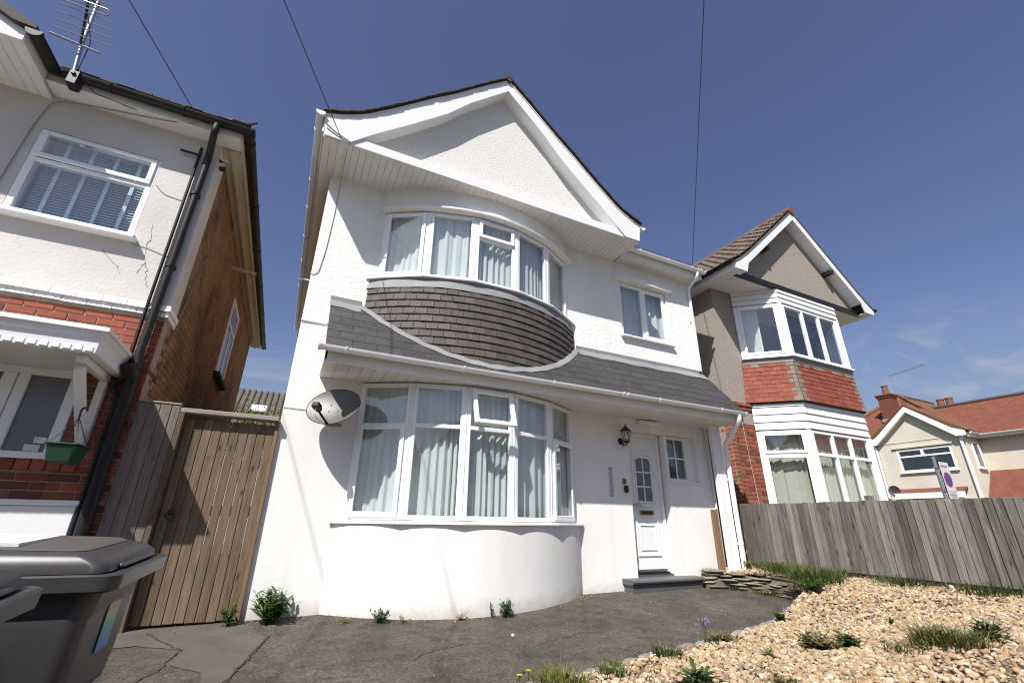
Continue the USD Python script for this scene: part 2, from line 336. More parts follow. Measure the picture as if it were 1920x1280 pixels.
usdkit.material(stage, L + 'asphalt', {
    'g': ('geometry', {}), 'n1': ('noise_texture', {'scale': 1.3, 'detail': 6.0, 'roughness': .62}), 'n2': ('noise_texture', {'scale': 38.0, 'detail': 6.0, 'roughness': .8}), 'v': ('voronoi_texture', {'feature': 'f1', 'scale': 55.0}),
    'n3': ('noise_texture', {'scale': 5.5, 'detail': 5.0, 'roughness': .7}),
    'r1': ('rgb_ramp', {'ramp': [(.3, (.052, .044, .038)), (.5, (.074, .062, .052)), (.7, (.098, .082, .067))]}), 'r2': ('rgb_ramp', {'ramp': [(.34, (.42, .41, .40)), (.5, (1, 1, 1)), (.62, (1.6, 1.55, 1.47)), (1, (2.2, 2.1, 1.95))]}),
    'r3': ('rgb_ramp', {'ramp': [(.36, (.72, .71, .70)), (.5, (1, 1, 1)), (.68, (1.22, 1.2, 1.16))]}),
    'rv': ('rgb_ramp', {'ramp': [(0, (2.1, 2.0, 1.85)), (.10, (1.6, 1.55, 1.45)), (.16, (1, 1, 1)), (1, (1, 1, 1))]}),
    'm1': ('mix_color', {'blend_type': 'multiply', 'fac': 1.0, 'use_clamp': False}), 'm2': ('mix_color', {'blend_type': 'multiply', 'fac': 1.0, 'use_clamp': False}), 'm3': ('mix_color', {'blend_type': 'multiply', 'fac': .8, 'use_clamp': False}),
    'b': ('bump', {'strength': .9, 'distance': .006}), 'p': ('principled_bsdf', {'roughness': .9, 'specular_ior_level': .3})},
    [('g.position', 'n1.vector'), ('g.position', 'n2.vector'), ('g.position', 'n3.vector'), ('g.position', 'v.vector'), ('n1.fac', 'r1.fac'), ('n2.fac', 'r2.fac'), ('n3.fac', 'r3.fac'), ('v.distance', 'rv.fac'),
     ('r1.color', 'm1.a'), ('r2.color', 'm1.b'), ('m1.result', 'm2.a'), ('r3.color', 'm2.b'), ('m2.result', 'm3.a'), ('rv.color', 'm3.b'), ('m3.result', 'p.base_color'), ('n2.fac', 'b.height'), ('b.normal', 'p.normal')], surface='p.BSDF')
mat('curtain', (.83, .84, .82), .9, trans=.3)
mat('curtain_warm', (.70, .66, .54), .9, trans=.35)
mat('blind', (.44, .53, .59), .6)
mat('blind_tape', (.60, .70, .75), .7)
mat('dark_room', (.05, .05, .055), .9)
mat('metal_grey', (.42, .42, .43), .45, (.30, .30, .31), 12, .5, metal=.6)
mat('dish_grey', (.135, .134, .13), .52, (.10, .10, .098), 6, .5, metal=.7)
mat('dish_dark', (.030, .031, .035), .5)
mat('brass', (.30, .20, .08), .4, metal=.7)
mat('green_plastic', (.012, .055, .028), .4)
mat('rope', (.05, .045, .04), .8)
mat('cable_grey', (.24, .235, .23), .7)
mat('cream_metal', (.55, .50, .40), .6)
mat('sign_white', (.62, .62, .64), .5, (.55, .55, .57), 5, .4)
mat('sign_blue', (.065, .045, .24), .5)
mat('sign_red', (.40, .03, .05), .5)
mat('sign_back', (.20, .215, .215), .5, metal=.3)
mat('terracotta', (.21, .078, .045), .8, (.14, .06, .038), 8, .5)
mat('leaf_a', (.055, .105, .020), .6, (.095, .155, .030), 30, .5, trans=.3)
mat('leaf_b', (.034, .070, .016), .6, (.060, .105, .025), 30, .5, trans=.3)
mat('leaf_c', (.17, .20, .025), .6, (.10, .14, .02), 12, .5, trans=.35)
mat('leaf_dry', (.20, .14, .06), .8, (.10, .11, .035), 30, .5, trans=.2)
mat('leaf_sedum', (.19, .17, .055), .7, (.28, .20, .085), 40, .5, trans=.2)
mat('petal_yellow', (.78, .52, .012), .6, trans=.2)
mat('petal_blue', (.26, .24, .50), .6, trans=.2)
mat('petal_white', (.75, .75, .72), .6, trans=.2)
mat('filigree', (.42, .425, .44), .5)
mat('timber_brown', (.235, .145, .082), .8, (.16, .10, .058), 6, .5, .4, 60, 4, stretch=(6, 6, .6))
mat('sleeper', (.12, .068, .05), .85, (.08, .05, .04), 8, .5, .5, 50, 4)

def wood(name, c1, c2, c3, axis='z', rand=.15):
    """weathered boards: stretched grain, knots, silvered patches, a different offset for every board"""
    st = {'z': (9.0, 9.0, .55), 'x': (.55, 9.0, 9.0), 'y': (9.0, .55, 9.0)}[axis]
    kst = {'z': (9.0, 9.0, 3.2), 'x': (3.2, 9., 9.), 'y': (9., 3.2, 9.)}[axis]
    usdkit.material(stage, L + name, {
        'g': ('geometry', {}), 'oi': ('attribute', {'attribute': 'tone'}),
        'off': ('math', {'math_type': 'multiply', 'value2': 37.0}),
        'cv': ('combine_xyz', {}), 'ad': ('vector_math', {'math_type': 'add'}),
        'mp': ('mapping', {'mapping_type': 'point', 'scale': st}), 'mk': ('mapping', {'mapping_type': 'point', 'scale': kst}),
        'k': ('voronoi_texture', {'feature': 'f1', 'scale': 1.0, 'randomness': 1.0}),
        'kr': ('rgb_ramp', {'ramp': [(0, (.0, .0, .0)), (.07, (.1, .1, .1)), (.16, (.85, .85, .85)), (.24, (1, 1, 1)), (1, (1, 1, 1))]}),
        'n': ('noise_texture', {'scale': 4.0, 'detail': 7.0, 'roughness': .65, 'distortion': 1.2}),
        'n2': ('noise_texture', {'scale': .9, 'detail': 3.0}),
        'r': ('rgb_ramp', {'ramp': [(0.28, c2), (0.5, c1), (0.72, c3)]}),
        'm': ('mix_color', {'blend_type': 'mix', 'b': c3}),
        'mr': ('map_range', {'value': .5, 'from_min': .4, 'from_max': .75, 'to_min': 0.0, 'to_max': .55, 'clamp': True}),
        'mk2': ('mix_color', {'blend_type': 'multiply', 'fac': .65}),
        'rr': ('map_range', {'value': .5, 'from_min': 0., 'from_max': 1., 'to_min': 1 - rand, 'to_max': 1 + rand}),
        'hs': ('hsv', {'hue': .5, 'saturation': 1., 'value': 1., 'fac': 1.}),
        'b': ('bump', {'strength': .5, 'distance': .004}), 'p': ('principled_bsdf', {'roughness': .85, 'specular_ior_level': .25}),
    }, [('oi.fac', 'off.value1'), ('off.value', 'cv.x'), ('off.value', 'cv.z'), ('g.position', 'ad.vector1'), ('cv.vector', 'ad.vector2'),
        ('ad.vector', 'mp.vector'), ('ad.vector', 'mk.vector'), ('mk.vector', 'k.vector'), ('k.distance', 'kr.fac'), ('mp.vector', 'n.vector'), ('mp.vector', 'n2.vector'),
        ('n.fac', 'r.fac'), ('r.color', 'm.a'), ('n2.fac', 'mr.value'), ('mr.result', 'm.fac'), ('m.result', 'mk2.a'), ('kr.color', 'mk2.b'),
        ('oi.fac', 'rr.value'), ('rr.result', 'hs.value'), ('mk2.result', 'hs.color'), ('hs.color', 'p.base_color'), ('n.fac', 'b.height'), ('b.normal', 'p.normal')], surface='p.BSDF')
wood('gate_wood', (.132, .091, .058), (.066, .042, .026), (.20, .158, .118), 'z', .25)
wood('gate_wood_grey', (.148, .126, .106), (.085, .07, .056), (.21, .188, .166), 'z', .2)
wood('gate_rail', (.25, .215, .175), (.16, .13, .10), (.32, .29, .255), 'x', .1)
wood('fence_wood', (.128, .113, .098), (.055, .047, .041), (.225, .208, .19), 'z', .38)

def glass(name, r0, tint=(.95, .985, .99)):
    usdkit.material(stage, L + name, {
        'lw': ('layer_weight', {'blend': .5}), 'pw': ('math', {'math_type': 'power', 'value2': 5.0}),
        'ma': ('math', {'math_type': 'multiply_add', 'value2': 1 - r0, 'value3': r0}), 't': ('transparent_bsdf', {'color': tint}),
        'gl': ('glossy_bsdf', {'color': (1, 1, 1), 'roughness': 0.0, 'distribution': 'ggx'}), 'm': ('mix_closure', {})},
        [('lw.facing', 'pw.value1'), ('pw.value', 'ma.value1'), ('ma.value', 'm.fac'), ('t.BSDF', 'm.closure1'), ('gl.BSDF', 'm.closure2')], surface='m.closure')
glass('pane_glass', .085)
glass('lamp_glass', .05)
usdkit.material(stage, L + 'obscure_glass', {'n': ('noise_texture', {'scale': 130., 'detail': 2.}), 'g': ('geometry', {}), 'b': ('bump', {'strength': .5, 'distance': .004}),
    'p': ('principled_bsdf', {'base_color': (.10, .115, .125), 'roughness': .12, 'specular_ior_level': 1.0})},
    [('g.position', 'n.vector'), ('n.fac', 'b.height'), ('b.normal', 'p.normal')], surface='p.BSDF')
# ------------------------------------------------------------------ ground
def G(x, y):
    """the driveway falls gently from the house towards the street"""
    y = np.maximum(y, -3.0)
    return .012 * x + .065 * (y - 6.2) - .02
EDGE = np.array([(7.02, 6.10), (7.35, 5.75), (7.42, 5.16), (7.45, 4.86), (6.59, 4.47), (5.32, 4.10), (4.19, 3.87), (3.33, 3.77), (2.58, 3.64), (2.03, 3.56), (1.2, 3.44), (.6, 3.3)])
def nxy(x, y, s, seed=0, o=4):
    x, y = np.broadcast_arrays(np.asarray(x, float), np.asarray(y, float))
    return meshkit.fbm(np.stack([x * s, y * s, np.zeros_like(x)], -1), o, seed)

mat('paving', (.30, .285, .26), .9, (.22, .21, .19), 1.5, .5, .4, 30, 4)
# far ground, street, front driveway sheet
def gfar(U, V): return np.stack([U, V, np.full_like(U, -.75)], -1)
single('ground', sheet(np.linspace(-150, 200, 15), np.linspace(-150, 200, 15), gfar), 'lawn', kind='structure')
single('road', sheet(np.linspace(-60, 60, 25), np.linspace(-11, -4.5, 4), lambda U, V: np.stack([U, V, np.full_like(U, -.70)], -1)), 'road_tar', kind='structure')
single('pavement', bx(-60, 60, -4.5, -2.6, -.9, -.585), 'paving', kind='structure')
single('far_pavement', bx(-60, 60, -13.0, -11.0, -.9, -.58), 'paving', kind='structure')
def drive(U, V):
    z = G(U, V) + (nxy(U, V, 1.3, 3) - .5) * .02 + (nxy(U, V, 9, 5) - .5) * .006
    return np.stack([U, V, z], -1)
single('driveway', sheet(np.arange(-9, 14.01, .14), np.arange(-2.6, 6.4, .14), drive), 'asphalt', smooth=True, kind='structure')
def yard(U, V): return np.stack([U, V, .012 * U + .03 * (V - 6.2) * 0 + .0 * V - .04 + .02 * U * 0], -1)
single('side_yard', sheet(np.linspace(-9, 16, 10), np.linspace(6.3, 24, 10), lambda U, V: np.stack([U, V, np.where(U > 7, .28, -.01) + .012 * np.clip(U, -9, 7)], -1)), 'earth', kind='structure')

# a lighter strip of old concrete in front of the gate, its cracks and a patch
def patch(poly, dz, m, name, seed):
    p = sg.Polygon(poly); q = []
    x0, y0, x1, y1 = p.bounds
    tri = trimesh.creation.triangulate_polygon(p.segmentize(.12), engine='earcut') if False else None
    vv, ff = trimesh.creation.triangulate_polygon(p, engine='earcut')
    m3 = trimesh.Trimesh(np.column_stack([vv, np.zeros(len(vv))]), ff, process=False)
    for _ in range(4): m3 = m3.subdivide()
    v = np.array(m3.vertices); v[:, 2] = drive(v[:, 0], v[:, 1])[:, 2] + dz
    return single(name, (v, np.array(m3.faces)), m, kind='structure')
patch([(-1.46, 6.15), (-.16, 6.15), (-.02, 5.9), (.12, 5.5), (.02, 5.1), (-.08, 4.6), (-.25, 4.3), (-.3, 4.75), (-.55, 5.0), (-.5, 5.35), (-.9, 5.6), (-1.46, 5.6)], .005, 'concrete_patch', 'old_concrete', 1)
def crackline(pts, w=.012, seed=0):
    pts = np.array(pts, float); out = []
    r = np.random.default_rng(seed)
    fine = []
    for a, b in zip(pts, pts[1:]):
        n = max(2, int(np.linalg.norm(b - a) / .04))
        for k in range(n): fine.append(a + (b - a) * k / n + r.normal(0, .008, 2))
    fine = np.array(fine); t = np.gradient(fine, axis=0); t /= np.linalg.norm(t, axis=1, keepdims=True); s = np.stack([-t[:, 1], t[:, 0]], 1)
    ww = (w * r.uniform(.4, 1.3, len(fine)))[:, None] / 2
    l, rr = fine + s * ww, fine - s * ww
    v = np.vstack([l, rr]); z = drive(v[:, 0], v[:, 1])[:, 2] + .009; n = len(fine)
    f = [[i, i + n, i + 1] for i in range(n - 1)] + [[i + 1, i + n, i + n + 1] for i in range(n - 1)]
    f = np.array(f)
    return np.column_stack([v, z]), f[:, ::-1]
single('driveway_crack', [crackline([(.14, 5.55), (.05, 5.14), (-.05, 4.78), (-.15, 4.35), (-.1, 3.9)], .02, 1), crackline([(-.9, 6.0), (-.7, 5.62), (-.53, 5.35), (-.6, 4.92), (-.75, 4.6)], .016, 2),
       crackline([(1.25, 4.45), (1.5, 4.62), (1.85, 4.7)], .010, 3), crackline([(-.02, 4.0), (.5, 4.3), (.9, 4.25)], .009, 4), crackline([(2.6, 4.5), (3.1, 4.62), (3.4, 4.58)], .008, 5)], 'crack_dark', kind='structure')

# gravel bed: it rises from the stone edging to the foot of the fence
_ex = np.array([e for e in EDGE[4:]][::-1]); 
def yedge(x): return np.interp(x, _ex[:, 0], _ex[:, 1])
def bed_z(x, y):
    x = np.asarray(x, float); y = np.asarray(y, float)
    g = G(x, y); d = np.clip(yedge(np.clip(x, .6, 6.59)) - y, 0, None)
    t = np.clip(np.maximum(d / 2.2, (x - 5.0) / 2.6), 0, 1); t = t * t * (3 - 2 * t)
    target = .285 + .012 * (y - 4)
    far = np.clip((x - 1.5) / 5.5, 0, 1)
    z = g + .03 + (target - g - .03) * t * (far ** .7)
    return z + (nxy(x, y, 1.6, 11) - .5) * .05
BED = sg.Polygon([(7.70, 6.15), (6.45, 6.14), (6.5, 6.02), (6.8, 5.88), (7.04, 5.58), (7.11, 5.1), (7.13, 4.78)] + [tuple(e) for e in EDGE[4:]] + [(.6, 1.0), (7.75, 1.0)])
BED_GRAVEL = BED.buffer(-.03)
import shapely
us, vs = np.arange(.3, 7.75, .09), np.arange(.9, 6.25, .09)
P0, F0 = sheet(us, vs, lambda U, V: np.stack([U, V, bed_z(U, V) - .012], -1))
inside = shapely.contains_xy(BED.buffer(.02), P0[:, 0], P0[:, 1]); F0 = F0[inside[F0].all(1)]
single('gravel_bed', (P0, F0), 'earth', smooth=True, kind='structure')

# gravel: eight stones, scattered in thousands
def stone(seed, s=1.0, flat=.6):
    r = np.random.default_rng(seed); m = trimesh.creation.icosphere(1, 1.0)
    v = np.array(m.vertices)
    for _ in range(5):
        d = r.normal(size=3); d /= np.linalg.norm(d); h = r.uniform(.55, .85); k = v @ d; v = np.where((k > h)[:, None], v - d * (k - h)[:, None], v)
    v *= [1.0, r.uniform(.6, .85), flat * r.uniform(.7, 1.1)]
    return v * s, np.array(m.faces)
pi = UsdGeom.PointInstancer.Define(stage, '/World/gravel')
pi.GetPrim().SetCustomDataByKey('kind', 'stuff'); pi.GetPrim().SetCustomDataByKey('label', 'tan and cream gravel spread over the raised front bed'); pi.GetPrim().SetCustomDataByKey('category', 'gravel')
UsdGeom.Scope.Define(stage, '/World/gravel/stones')
protos = []
for i in range(8):
    g = usdkit.mesh(stage, f'/World/gravel/stones/pebble_{i:03d}', stone(50 + i, .0175), look(f'pebble_{i}'), smooth=False); protos.append(g.GetPath())
pi.CreatePrototypesRel().SetTargets(protos)
pts = []
r_ = np.random.default_rng(21)
for (dens, ymax, ymin, sc) in [(1500, 6.2, 1.0, 1.0)]:
    xy = r_.uniform((.6, 1.4), (7.75, 6.2), (int(dens * 7.15 * 4.8 * 1.3), 2)); xy = xy[shapely.contains_xy(BED_GRAVEL, xy[:, 0], xy[:, 1])]; pts.append(xy)
xy = np.vstack(pts); _thin = nxy(xy[:, 0], xy[:, 1], 1.1, 41); xy = xy[(_thin > .36) | (r_.random(len(xy)) < .45)]; n = len(xy)
z = bed_z(xy[:, 0], xy[:, 1]) + r_.uniform(-.006, .016, n)
q = r_.normal(size=(n, 4)) * [1, .22, .22, 1]; q /= np.linalg.norm(q, axis=1, keepdims=True)
pi.CreatePositionsAttr(Vt.Vec3fArray.FromNumpy(np.column_stack([xy, z]).astype(np.float32)))
pi.CreateProtoIndicesAttr(Vt.IntArray.FromNumpy(r_.choice(8, n, p=[.17, .17, .13, .14, .14, .08, .07, .10]).astype(np.int32)))
pi.CreateOrientationsAttr(Vt.QuathArray([Gf.Quath(*map(float, k)) for k in q]))
s = np.clip(r_.lognormal(-.05, .40, n), .4, 2.3); pi.CreateScalesAttr(Vt.Vec3fArray.FromNumpy(np.stack([s * r_.uniform(.9, 1.3, n), s, s], 1).astype(np.float32)))

# grit and crumbs swept against the wall and the edging
gp = UsdGeom.PointInstancer.Define(stage, '/World/grit'); gp.GetPrim().SetCustomDataByKey('kind', 'stuff'); gp.GetPrim().SetCustomDataByKey('label', 'pale grit and crumbs lying on the asphalt drive'); gp.GetPrim().SetCustomDataByKey('category', 'grit')
UsdGeom.Scope.Define(stage, '/World/grit/crumbs')
gpr = [usdkit.mesh(stage, f'/World/grit/crumbs/crumb_{i:03d}', stone(80 + i, .006), look(m_), smooth=False).GetPath() for i, m_ in enumerate(('pebble_2', 'pebble_5', 'grey_stone', 'leaf_dry'))]
gp.CreatePrototypesRel().SetTargets(gpr)
tt = r_.uniform(-.7, .7, 420); ee = .10 + np.abs(r_.normal(0, .09, 420)); ga = np.column_stack([2.415 + (2.651 + ee) * np.sin(tt), 8.271 - (2.651 + ee) * np.cos(tt)])
gb = np.column_stack([r_.uniform(-.2, .9, 60), 6.15 - np.abs(r_.normal(0, .07, 60))]); gc = np.column_stack([r_.uniform(4.2, 5.0, 50), 6.15 - np.abs(r_.normal(0, .06, 50))]); gd = r_.uniform((-.8, 3.4), (6.5, 6.0), (260, 2)); ge_ = EDGE[r_.integers(4, 11, 200)] + (r_.random((200, 1)) * 1.1) * [-1, -.15] + [0, .08] + np.abs(r_.normal(0, .1, (200, 2))) * [0, 1]
gxy = np.vstack([ga, gb, gc, gd, ge_]); gz_ = drive(gxy[:, 0], gxy[:, 1])[:, 2] + .004; gn = len(gxy); gq = r_.normal(size=(gn, 4)); gq /= np.linalg.norm(gq, axis=1, keepdims=True)
gp.CreatePositionsAttr(Vt.Vec3fArray.FromNumpy(np.column_stack([gxy, gz_]).astype(np.float32))); gp.CreateProtoIndicesAttr(Vt.IntArray.FromNumpy(r_.integers(0, 4, gn).astype(np.int32))); gp.CreateOrientationsAttr(Vt.QuathArray([Gf.Quath(*map(float, k)) for k in gq])); gp.CreateScalesAttr(Vt.Vec3fArray.FromNumpy(np.repeat(np.clip(r_.lognormal(-.2, .5, gn), .3, 2.4)[:, None], 3, 1).astype(np.float32)))

# rough stone edging along the bed, and low dry wall of thin slabs beside the step
ed = thing('stone_edging', 'curved row of flat grey stones between the asphalt drive and the gravel', 'edging', (4.2, 3.9, 0))
pl = EDGE[4:]; seg = np.linalg.norm(np.diff(pl, axis=0), axis=1); S = np.concatenate([[0], np.cumsum(seg)]); s0 = .02; k = 0
r_ = np.random.default_rng(5)
while s0 < S[-1] - .2:
    w = r_.uniform(.16, .30); c = s0 + w / 2; x = np.interp(c, S, pl[:, 0]); y = np.interp(c, S, pl[:, 1]); x2 = np.interp(c + .05, S, pl[:, 0]); y2 = np.interp(c + .05, S, pl[:, 1])
    a = math.atan2(y2 - y, x2 - x); v, f = stone(200 + k, 1.0, .55); v = v * [w * .52, .075, .065]
    part(ed, 'stone', xf((v, f), rotz(a, (x, y, float(G(x, y)) + .025))), 'grey_stone', smooth=35); s0 += w * .96; k += 1
dw = thing('dry_stone_wall', 'low dry wall of thin stacked slate slabs beside the grey doorstep', 'stone wall', (7.2, 5.6, 0))
wl = np.array([(6.44, 6.00), (6.76, 5.86), (7.0, 5.55), (7.08, 5.1), (7.11, 4.75)])
seg = np.linalg.norm(np.diff(wl, axis=0), axis=1); S = np.concatenate([[0], np.cumsum(seg)])
part(dw, 'core', sweep([(-.10, -.05), (.055, -.05), (.05, .11), (-.05, .20), (-.10, .20)], [(q[0], q[1], float(G(q[0], q[1]))) for q in wl]), 'earth')
for course in range(5):
    s0 = r_.uniform(-.1, 0)
    while s0 < S[-1]:
        w = r_.uniform(.2, .42); c = min(max(s0 + w / 2, 0), S[-1]); x, y = np.interp(c, S, wl[:, 0]), np.interp(c, S, wl[:, 1]); x2, y2 = np.interp(min(c + .05, S[-1]), S, wl[:, 0]), np.interp(min(c + .05, S[-1]), S, wl[:, 1])
        if c > S[-1] - .05: x2, y2, = x + (wl[-1] - wl[-2])[0], y + (wl[-1] - wl[-2])[1]
        zb = float(G(x, y)); top = zb + (.27 - .14 * c / S[-1]); h = (top - zb + .02) / 5
        a = math.atan2(y2 - y, x2 - x) + r_.normal(0, .05); v, f = stone(300 + k, 1.0, .8); v = np.clip(v, -.8, .8) / .8 * [w * .5, .10 + r_.uniform(-.02, .02), h * .55]
        off = r_.normal(0, .012)
        part(dw, 'slab', xf((v, f), rotz(a, (x - off * math.sin(a), y + off * math.cos(a), zb + h * (course + .5)))), 'slate_stone', smooth=30); s0 += w; k += 1
# ------------------------------------------------------------------ the white house
FY, CX, BR = 6.2, 2.415, 2.651          # front plane, centre and radius of the bow windows
BCY = FY - .58 + BR
XL, XR = -.15, 7.33
def bow(theta, e=0.0, z=0.0): return np.array([CX + (BR + e) * math.sin(theta), BCY - (BR + e) * math.cos(theta), z])
def tmax(e, y=FY): return math.acos(min(1, (BCY - y) / (BR + e)))
FACET = [math.radians(a) for a in (-38.63, -23.18, -7.73, 7.73, 23.18, 38.63)]

H = thing('white_house', 'white rendered house with a gable over two bow windows and a panelled white door', 'house', (3.6, 6.2, 0))
def band(e0, e1, z0, z1, n=48, y=FY + .02):
    """curved wall between two radii"""
    t = np.linspace(-1, 1, n); o = np.array([bow(k * tmax(e1, y), e1) for k in t]); i = np.array([bow(k * tmax(e0, y), e0) for k in t])
    poly = sg.Polygon(np.vstack([o[:, :2], i[::-1, :2]]))
    return prism(poly, 'z', z0, z1)
# walls
low = sg.box(XL, -.6, XR - .12, 3.48).difference(unary_union([sg.box(.80, .97, 4.03, 2.70), sg.box(5.25, .20, 6.09, 2.50), sg.box(6.15, 1.66, 6.86, 2.50)]))
up = sg.box(XL, 3.48, XR, 5.98).difference(unary_union([sg.box(.82, 4.36, 4.01, 5.50), sg.box(5.33, 4.31, 6.57, 5.50)]))
W0 = part(H, 'lower_wall', prism(low, 'y', FY, FY + .22), 'render_smooth')
W1 = part(H, 'upper_wall', prism(up, 'y', FY - .012, FY + .22), 'render_rough')
part(H, 'lower_wall_return', bx(XR - .12, XR, FY + .10, FY + .22, -.6, 3.48), 'render_smooth')
sw = cat([bx(XL, XL + .22, FY + .22, 14.2, -.6, 5.98)])
part(H, 'side_wall', sw, 'tan_brick'); part(H, 'side_wall', bx(XR - .22, XR, FY + .22, 14.2, -.6, 5.98), 'render_smooth')
part(H, 'rear_wall', bx(XL, XR, 14.2, 14.42, -.6, 5.98), 'tan_brick')
part(H, 'floor', bx(XL + .22, XR - .22, FY + .22, 14.2, 2.75, 2.95), 'dark_room'); part(H, 'ceiling', bx(XL + .22, XR - .22, FY + .22, 14.2, 5.75, 5.93), 'dark_room')
part(H, 'partition', [bx(4.45, 4.55, FY + .22, 10, -.1, 2.75), bx(4.6, 4.7, FY + .22, 10, 2.95, 5.75), bx(XL + .22, XR - .22, 10, 10.1, -.1, 5.75)], 'dark_room')
# bow: plinth under the lower window, wall behind the hung tiles, band above the upper window
part(H, 'bow_plinth', band(-.05, .085, -.5, .955), 'render_smooth', smooth=30)
part(H, 'bow_apron', band(-.05, .06, 2.99, 4.26), 'mortar', smooth=30)
part(H, 'bow_head', band(-.10, .04, 5.52, 5.935), 'render_rough', smooth=30)
a = np.linspace(-1, 1, 60)
prof = [(0, 0), (.10, .018), (.105, .045), (.07, .075), (.03, .105), (0, .115)]
part(H, 'drip_moulding', sweep([(x, z) for x, z in prof], [bow(k * tmax(.03), .03, 5.505) for k in a]), 'render_smooth', smooth=40)
part(H, 'bow_head_soffit', band(-.30, .0, 5.500, 5.518), 'upvc')

# ---- uPVC windows -------------------------------------------------
def wbox(u0, u1, n0, n1, z0, z1, c=.006): return cbx(u0, u1, n0, n1, z0, z1, c)
def rect_frame(u0, u1, z0, z1, t, n0, n1, tb=None):
    tb = tb or t
    return [wbox(u0, u0 + t, n0, n1, z0, z1), wbox(u1 - t, u1, n0, n1, z0, z1), wbox(u0 + t - .001, u1 - t + .001, n0 + .001, n1 - .001, z0, z0 + tb), wbox(u0 + t - .001, u1 - t + .001, n0 + .001, n1 - .001, z1 - t, z1)]
def pane_box(u0, u1, z0, z1, n): return bx(u0, u1, n, n + .006, z0, z1)
def facet_frame(k, e, z):
    a, b = bow(FACET[k], e, z), bow(FACET[k + 1], e, z); u = (b - a) / np.linalg.norm(b - a)
    return frame(a, u, [u[1], -u[0], 0]), np.linalg.norm(b - a)

def bow_window(name, z0, z1, spec, sill_label):
    """five flat lights on the arc; spec[k] = (transom height or None, kind of the lower light, kind of the upper light)"""
    frames, panes, sashes = [], [], []
    for k in range(5):
        M, w = facet_frame(k, 0, 0); tr, lo, hi = spec[k]
        o = [wbox(.018, .018 + .05, -.035, .035, z0, z1), wbox(w - .068, w - .018, -.035, .035, z0, z1),
             wbox(.067, w - .067, -.034, .034, z0, z0 + .055), wbox(.067, w - .067, -.034, .034, z1 - .055, z1)]
        cells = [(z0 + .055, z1 - .055, lo)] if tr is None else [(z0 + .055, tr - .026, lo), (tr + .026, z1 - .055, hi)]
        if tr is not None: o.append(wbox(.067, w - .067, -.034, .034, tr - .026, tr + .026))
        frames += [xf(b, M) for b in o]
        for (a, b, kind) in cells:
            if kind == 'sash': sashes.append((rect_frame(.050, w - .050, a - .022, b + .022, .058, .036, .066), M)); panes.append((pane_box(.10, w - .10, a + .03, b - .03, .046), M))
            elif kind == 'open':
                R = np.eye(4); an = math.radians(19); c, s = math.cos(an), math.sin(an); R[1:3, 1:3] = [[c, -s], [s, c]]
                T0 = np.eye(4); T0[2, 3] = -(b + .02); T1 = np.eye(4); T1[:3, 3] = (0, .05, b + .02)
                # hinged at its head, its foot pushed outwards
                R[1:3, 1:3] = [[c, -s], [s, c]]
                Q = T1 @ R @ T0
                sashes.append((rect_frame(.055, w - .055, a - .02, b + .02, .058, -.02, .03), M @ Q)); panes.append((pane_box(.105, w - .105, a + .03, b - .03, .0), M @ Q))
            else: panes.append((pane_box(.067, w - .067, a, b, .004), M))
    for k in range(6):   # posts between the lights
        p = bow(FACET[k], .0); t = FACET[k]; u = np.array([math.cos(t), math.sin(t), 0])
        M = frame(p, u, [math.sin(t), -math.cos(t), 0])
        wdt = .026 if 0 < k < 5 else .03
        off = 0 if 0 < k < 5 else (.02 if k == 0 else -.02)
        frames += [xf(wbox(-wdt + off, wdt + off, -.04, .03, z0, z1, .012), M)]
        if 0 < k < 5: frames += [xf(wbox(-.009, .009, .028, .037, z0 + .01, z1 - .01, .003), M)]
    n = part(H, name, frames, 'upvc')
    for s, M in sashes: part(n, 'sash', xf(cat(s), M), 'upvc', label='open top-hung sash' if M.shape and abs(M[2, 1]) > .1 else None)
    for p, M in panes: part(n, 'pane', xf(p, M), 'pane_glass')
    sv = [bow(FACET[k] * (1 if 0 < k < 5 else 1.075), .02, z0) for k in range(6)]
    part(n, 'sill', sweep([(-.06, -.002), (.115, -.014), (.12, -.03), (.118, -.044), (.09, -.046), (-.06, -.04)], sv), 'upvc')
    return n
bow_window('bow_window', .99, 2.70, [(2.14, 'sash', 'fix'), (2.14, 'fix', 'fix'), (2.14, 'fix', 'open'), (2.14, 'fix', 'fix'), (2.14, 'sash', 'fix')], '')
bow_window('bow_window', 4.33, 5.50, [(None, 'sash', None), (None, 'fix', None), (5.14, 'fix', 'sash'), (None, 'fix', None), (None, 'fix', None)], '')

def flat_window(parent, name, x0, x1, z0, z1, y, mullions=(), transoms=(), t=.06, d=.035):
    """frame in the plane y, facing -y"""
    o = [wbox(x0, x0 + t, y - d, y + d, z0, z1), wbox(x1 - t, x1, y - d, y + d, z0, z1), wbox(x0 + t - .001, x1 - t + .001, y - d + .001, y + d, z0, z0 + t), wbox(x0 + t - .001, x1 - t + .001, y - d + .001, y + d, z1 - t, z1)]
    for m in mullions: o.append(wbox(m - t * .45, m + t * .45, y - d + .002, y + d, z0 + t, z1 - t))
    for q in transoms: o.append(wbox(x0 + t, x1 - t, y - d + .003, y + d, q - t * .4, q + t * .4))
    return part(parent, name, o, 'upvc')
w = flat_window(H, 'window', 5.34, 6.56, 4.32, 5.495, FY + .05, mullions=[5.93])
part(w, 'pane', bx(5.40, 5.903, FY + .04, FY + .046, 4.38, 5.435), 'pane_glass'); part(w, 'pane', bx(6.01, 6.45, FY + .012, FY + .018, 4.43, 5.385), 'pane_glass')
part(w, 'sash', [wbox(5.95, 6.50, FY - .005, FY + .03, 4.37, 4.43), wbox(5.95, 6.50, FY - .005, FY + .03, 5.385, 5.445), wbox(5.95, 6.01, FY - .004, FY + .03, 4.43, 5.385), wbox(6.45, 6.50, FY - .004, FY + .03, 4.43, 5.385)], 'upvc')
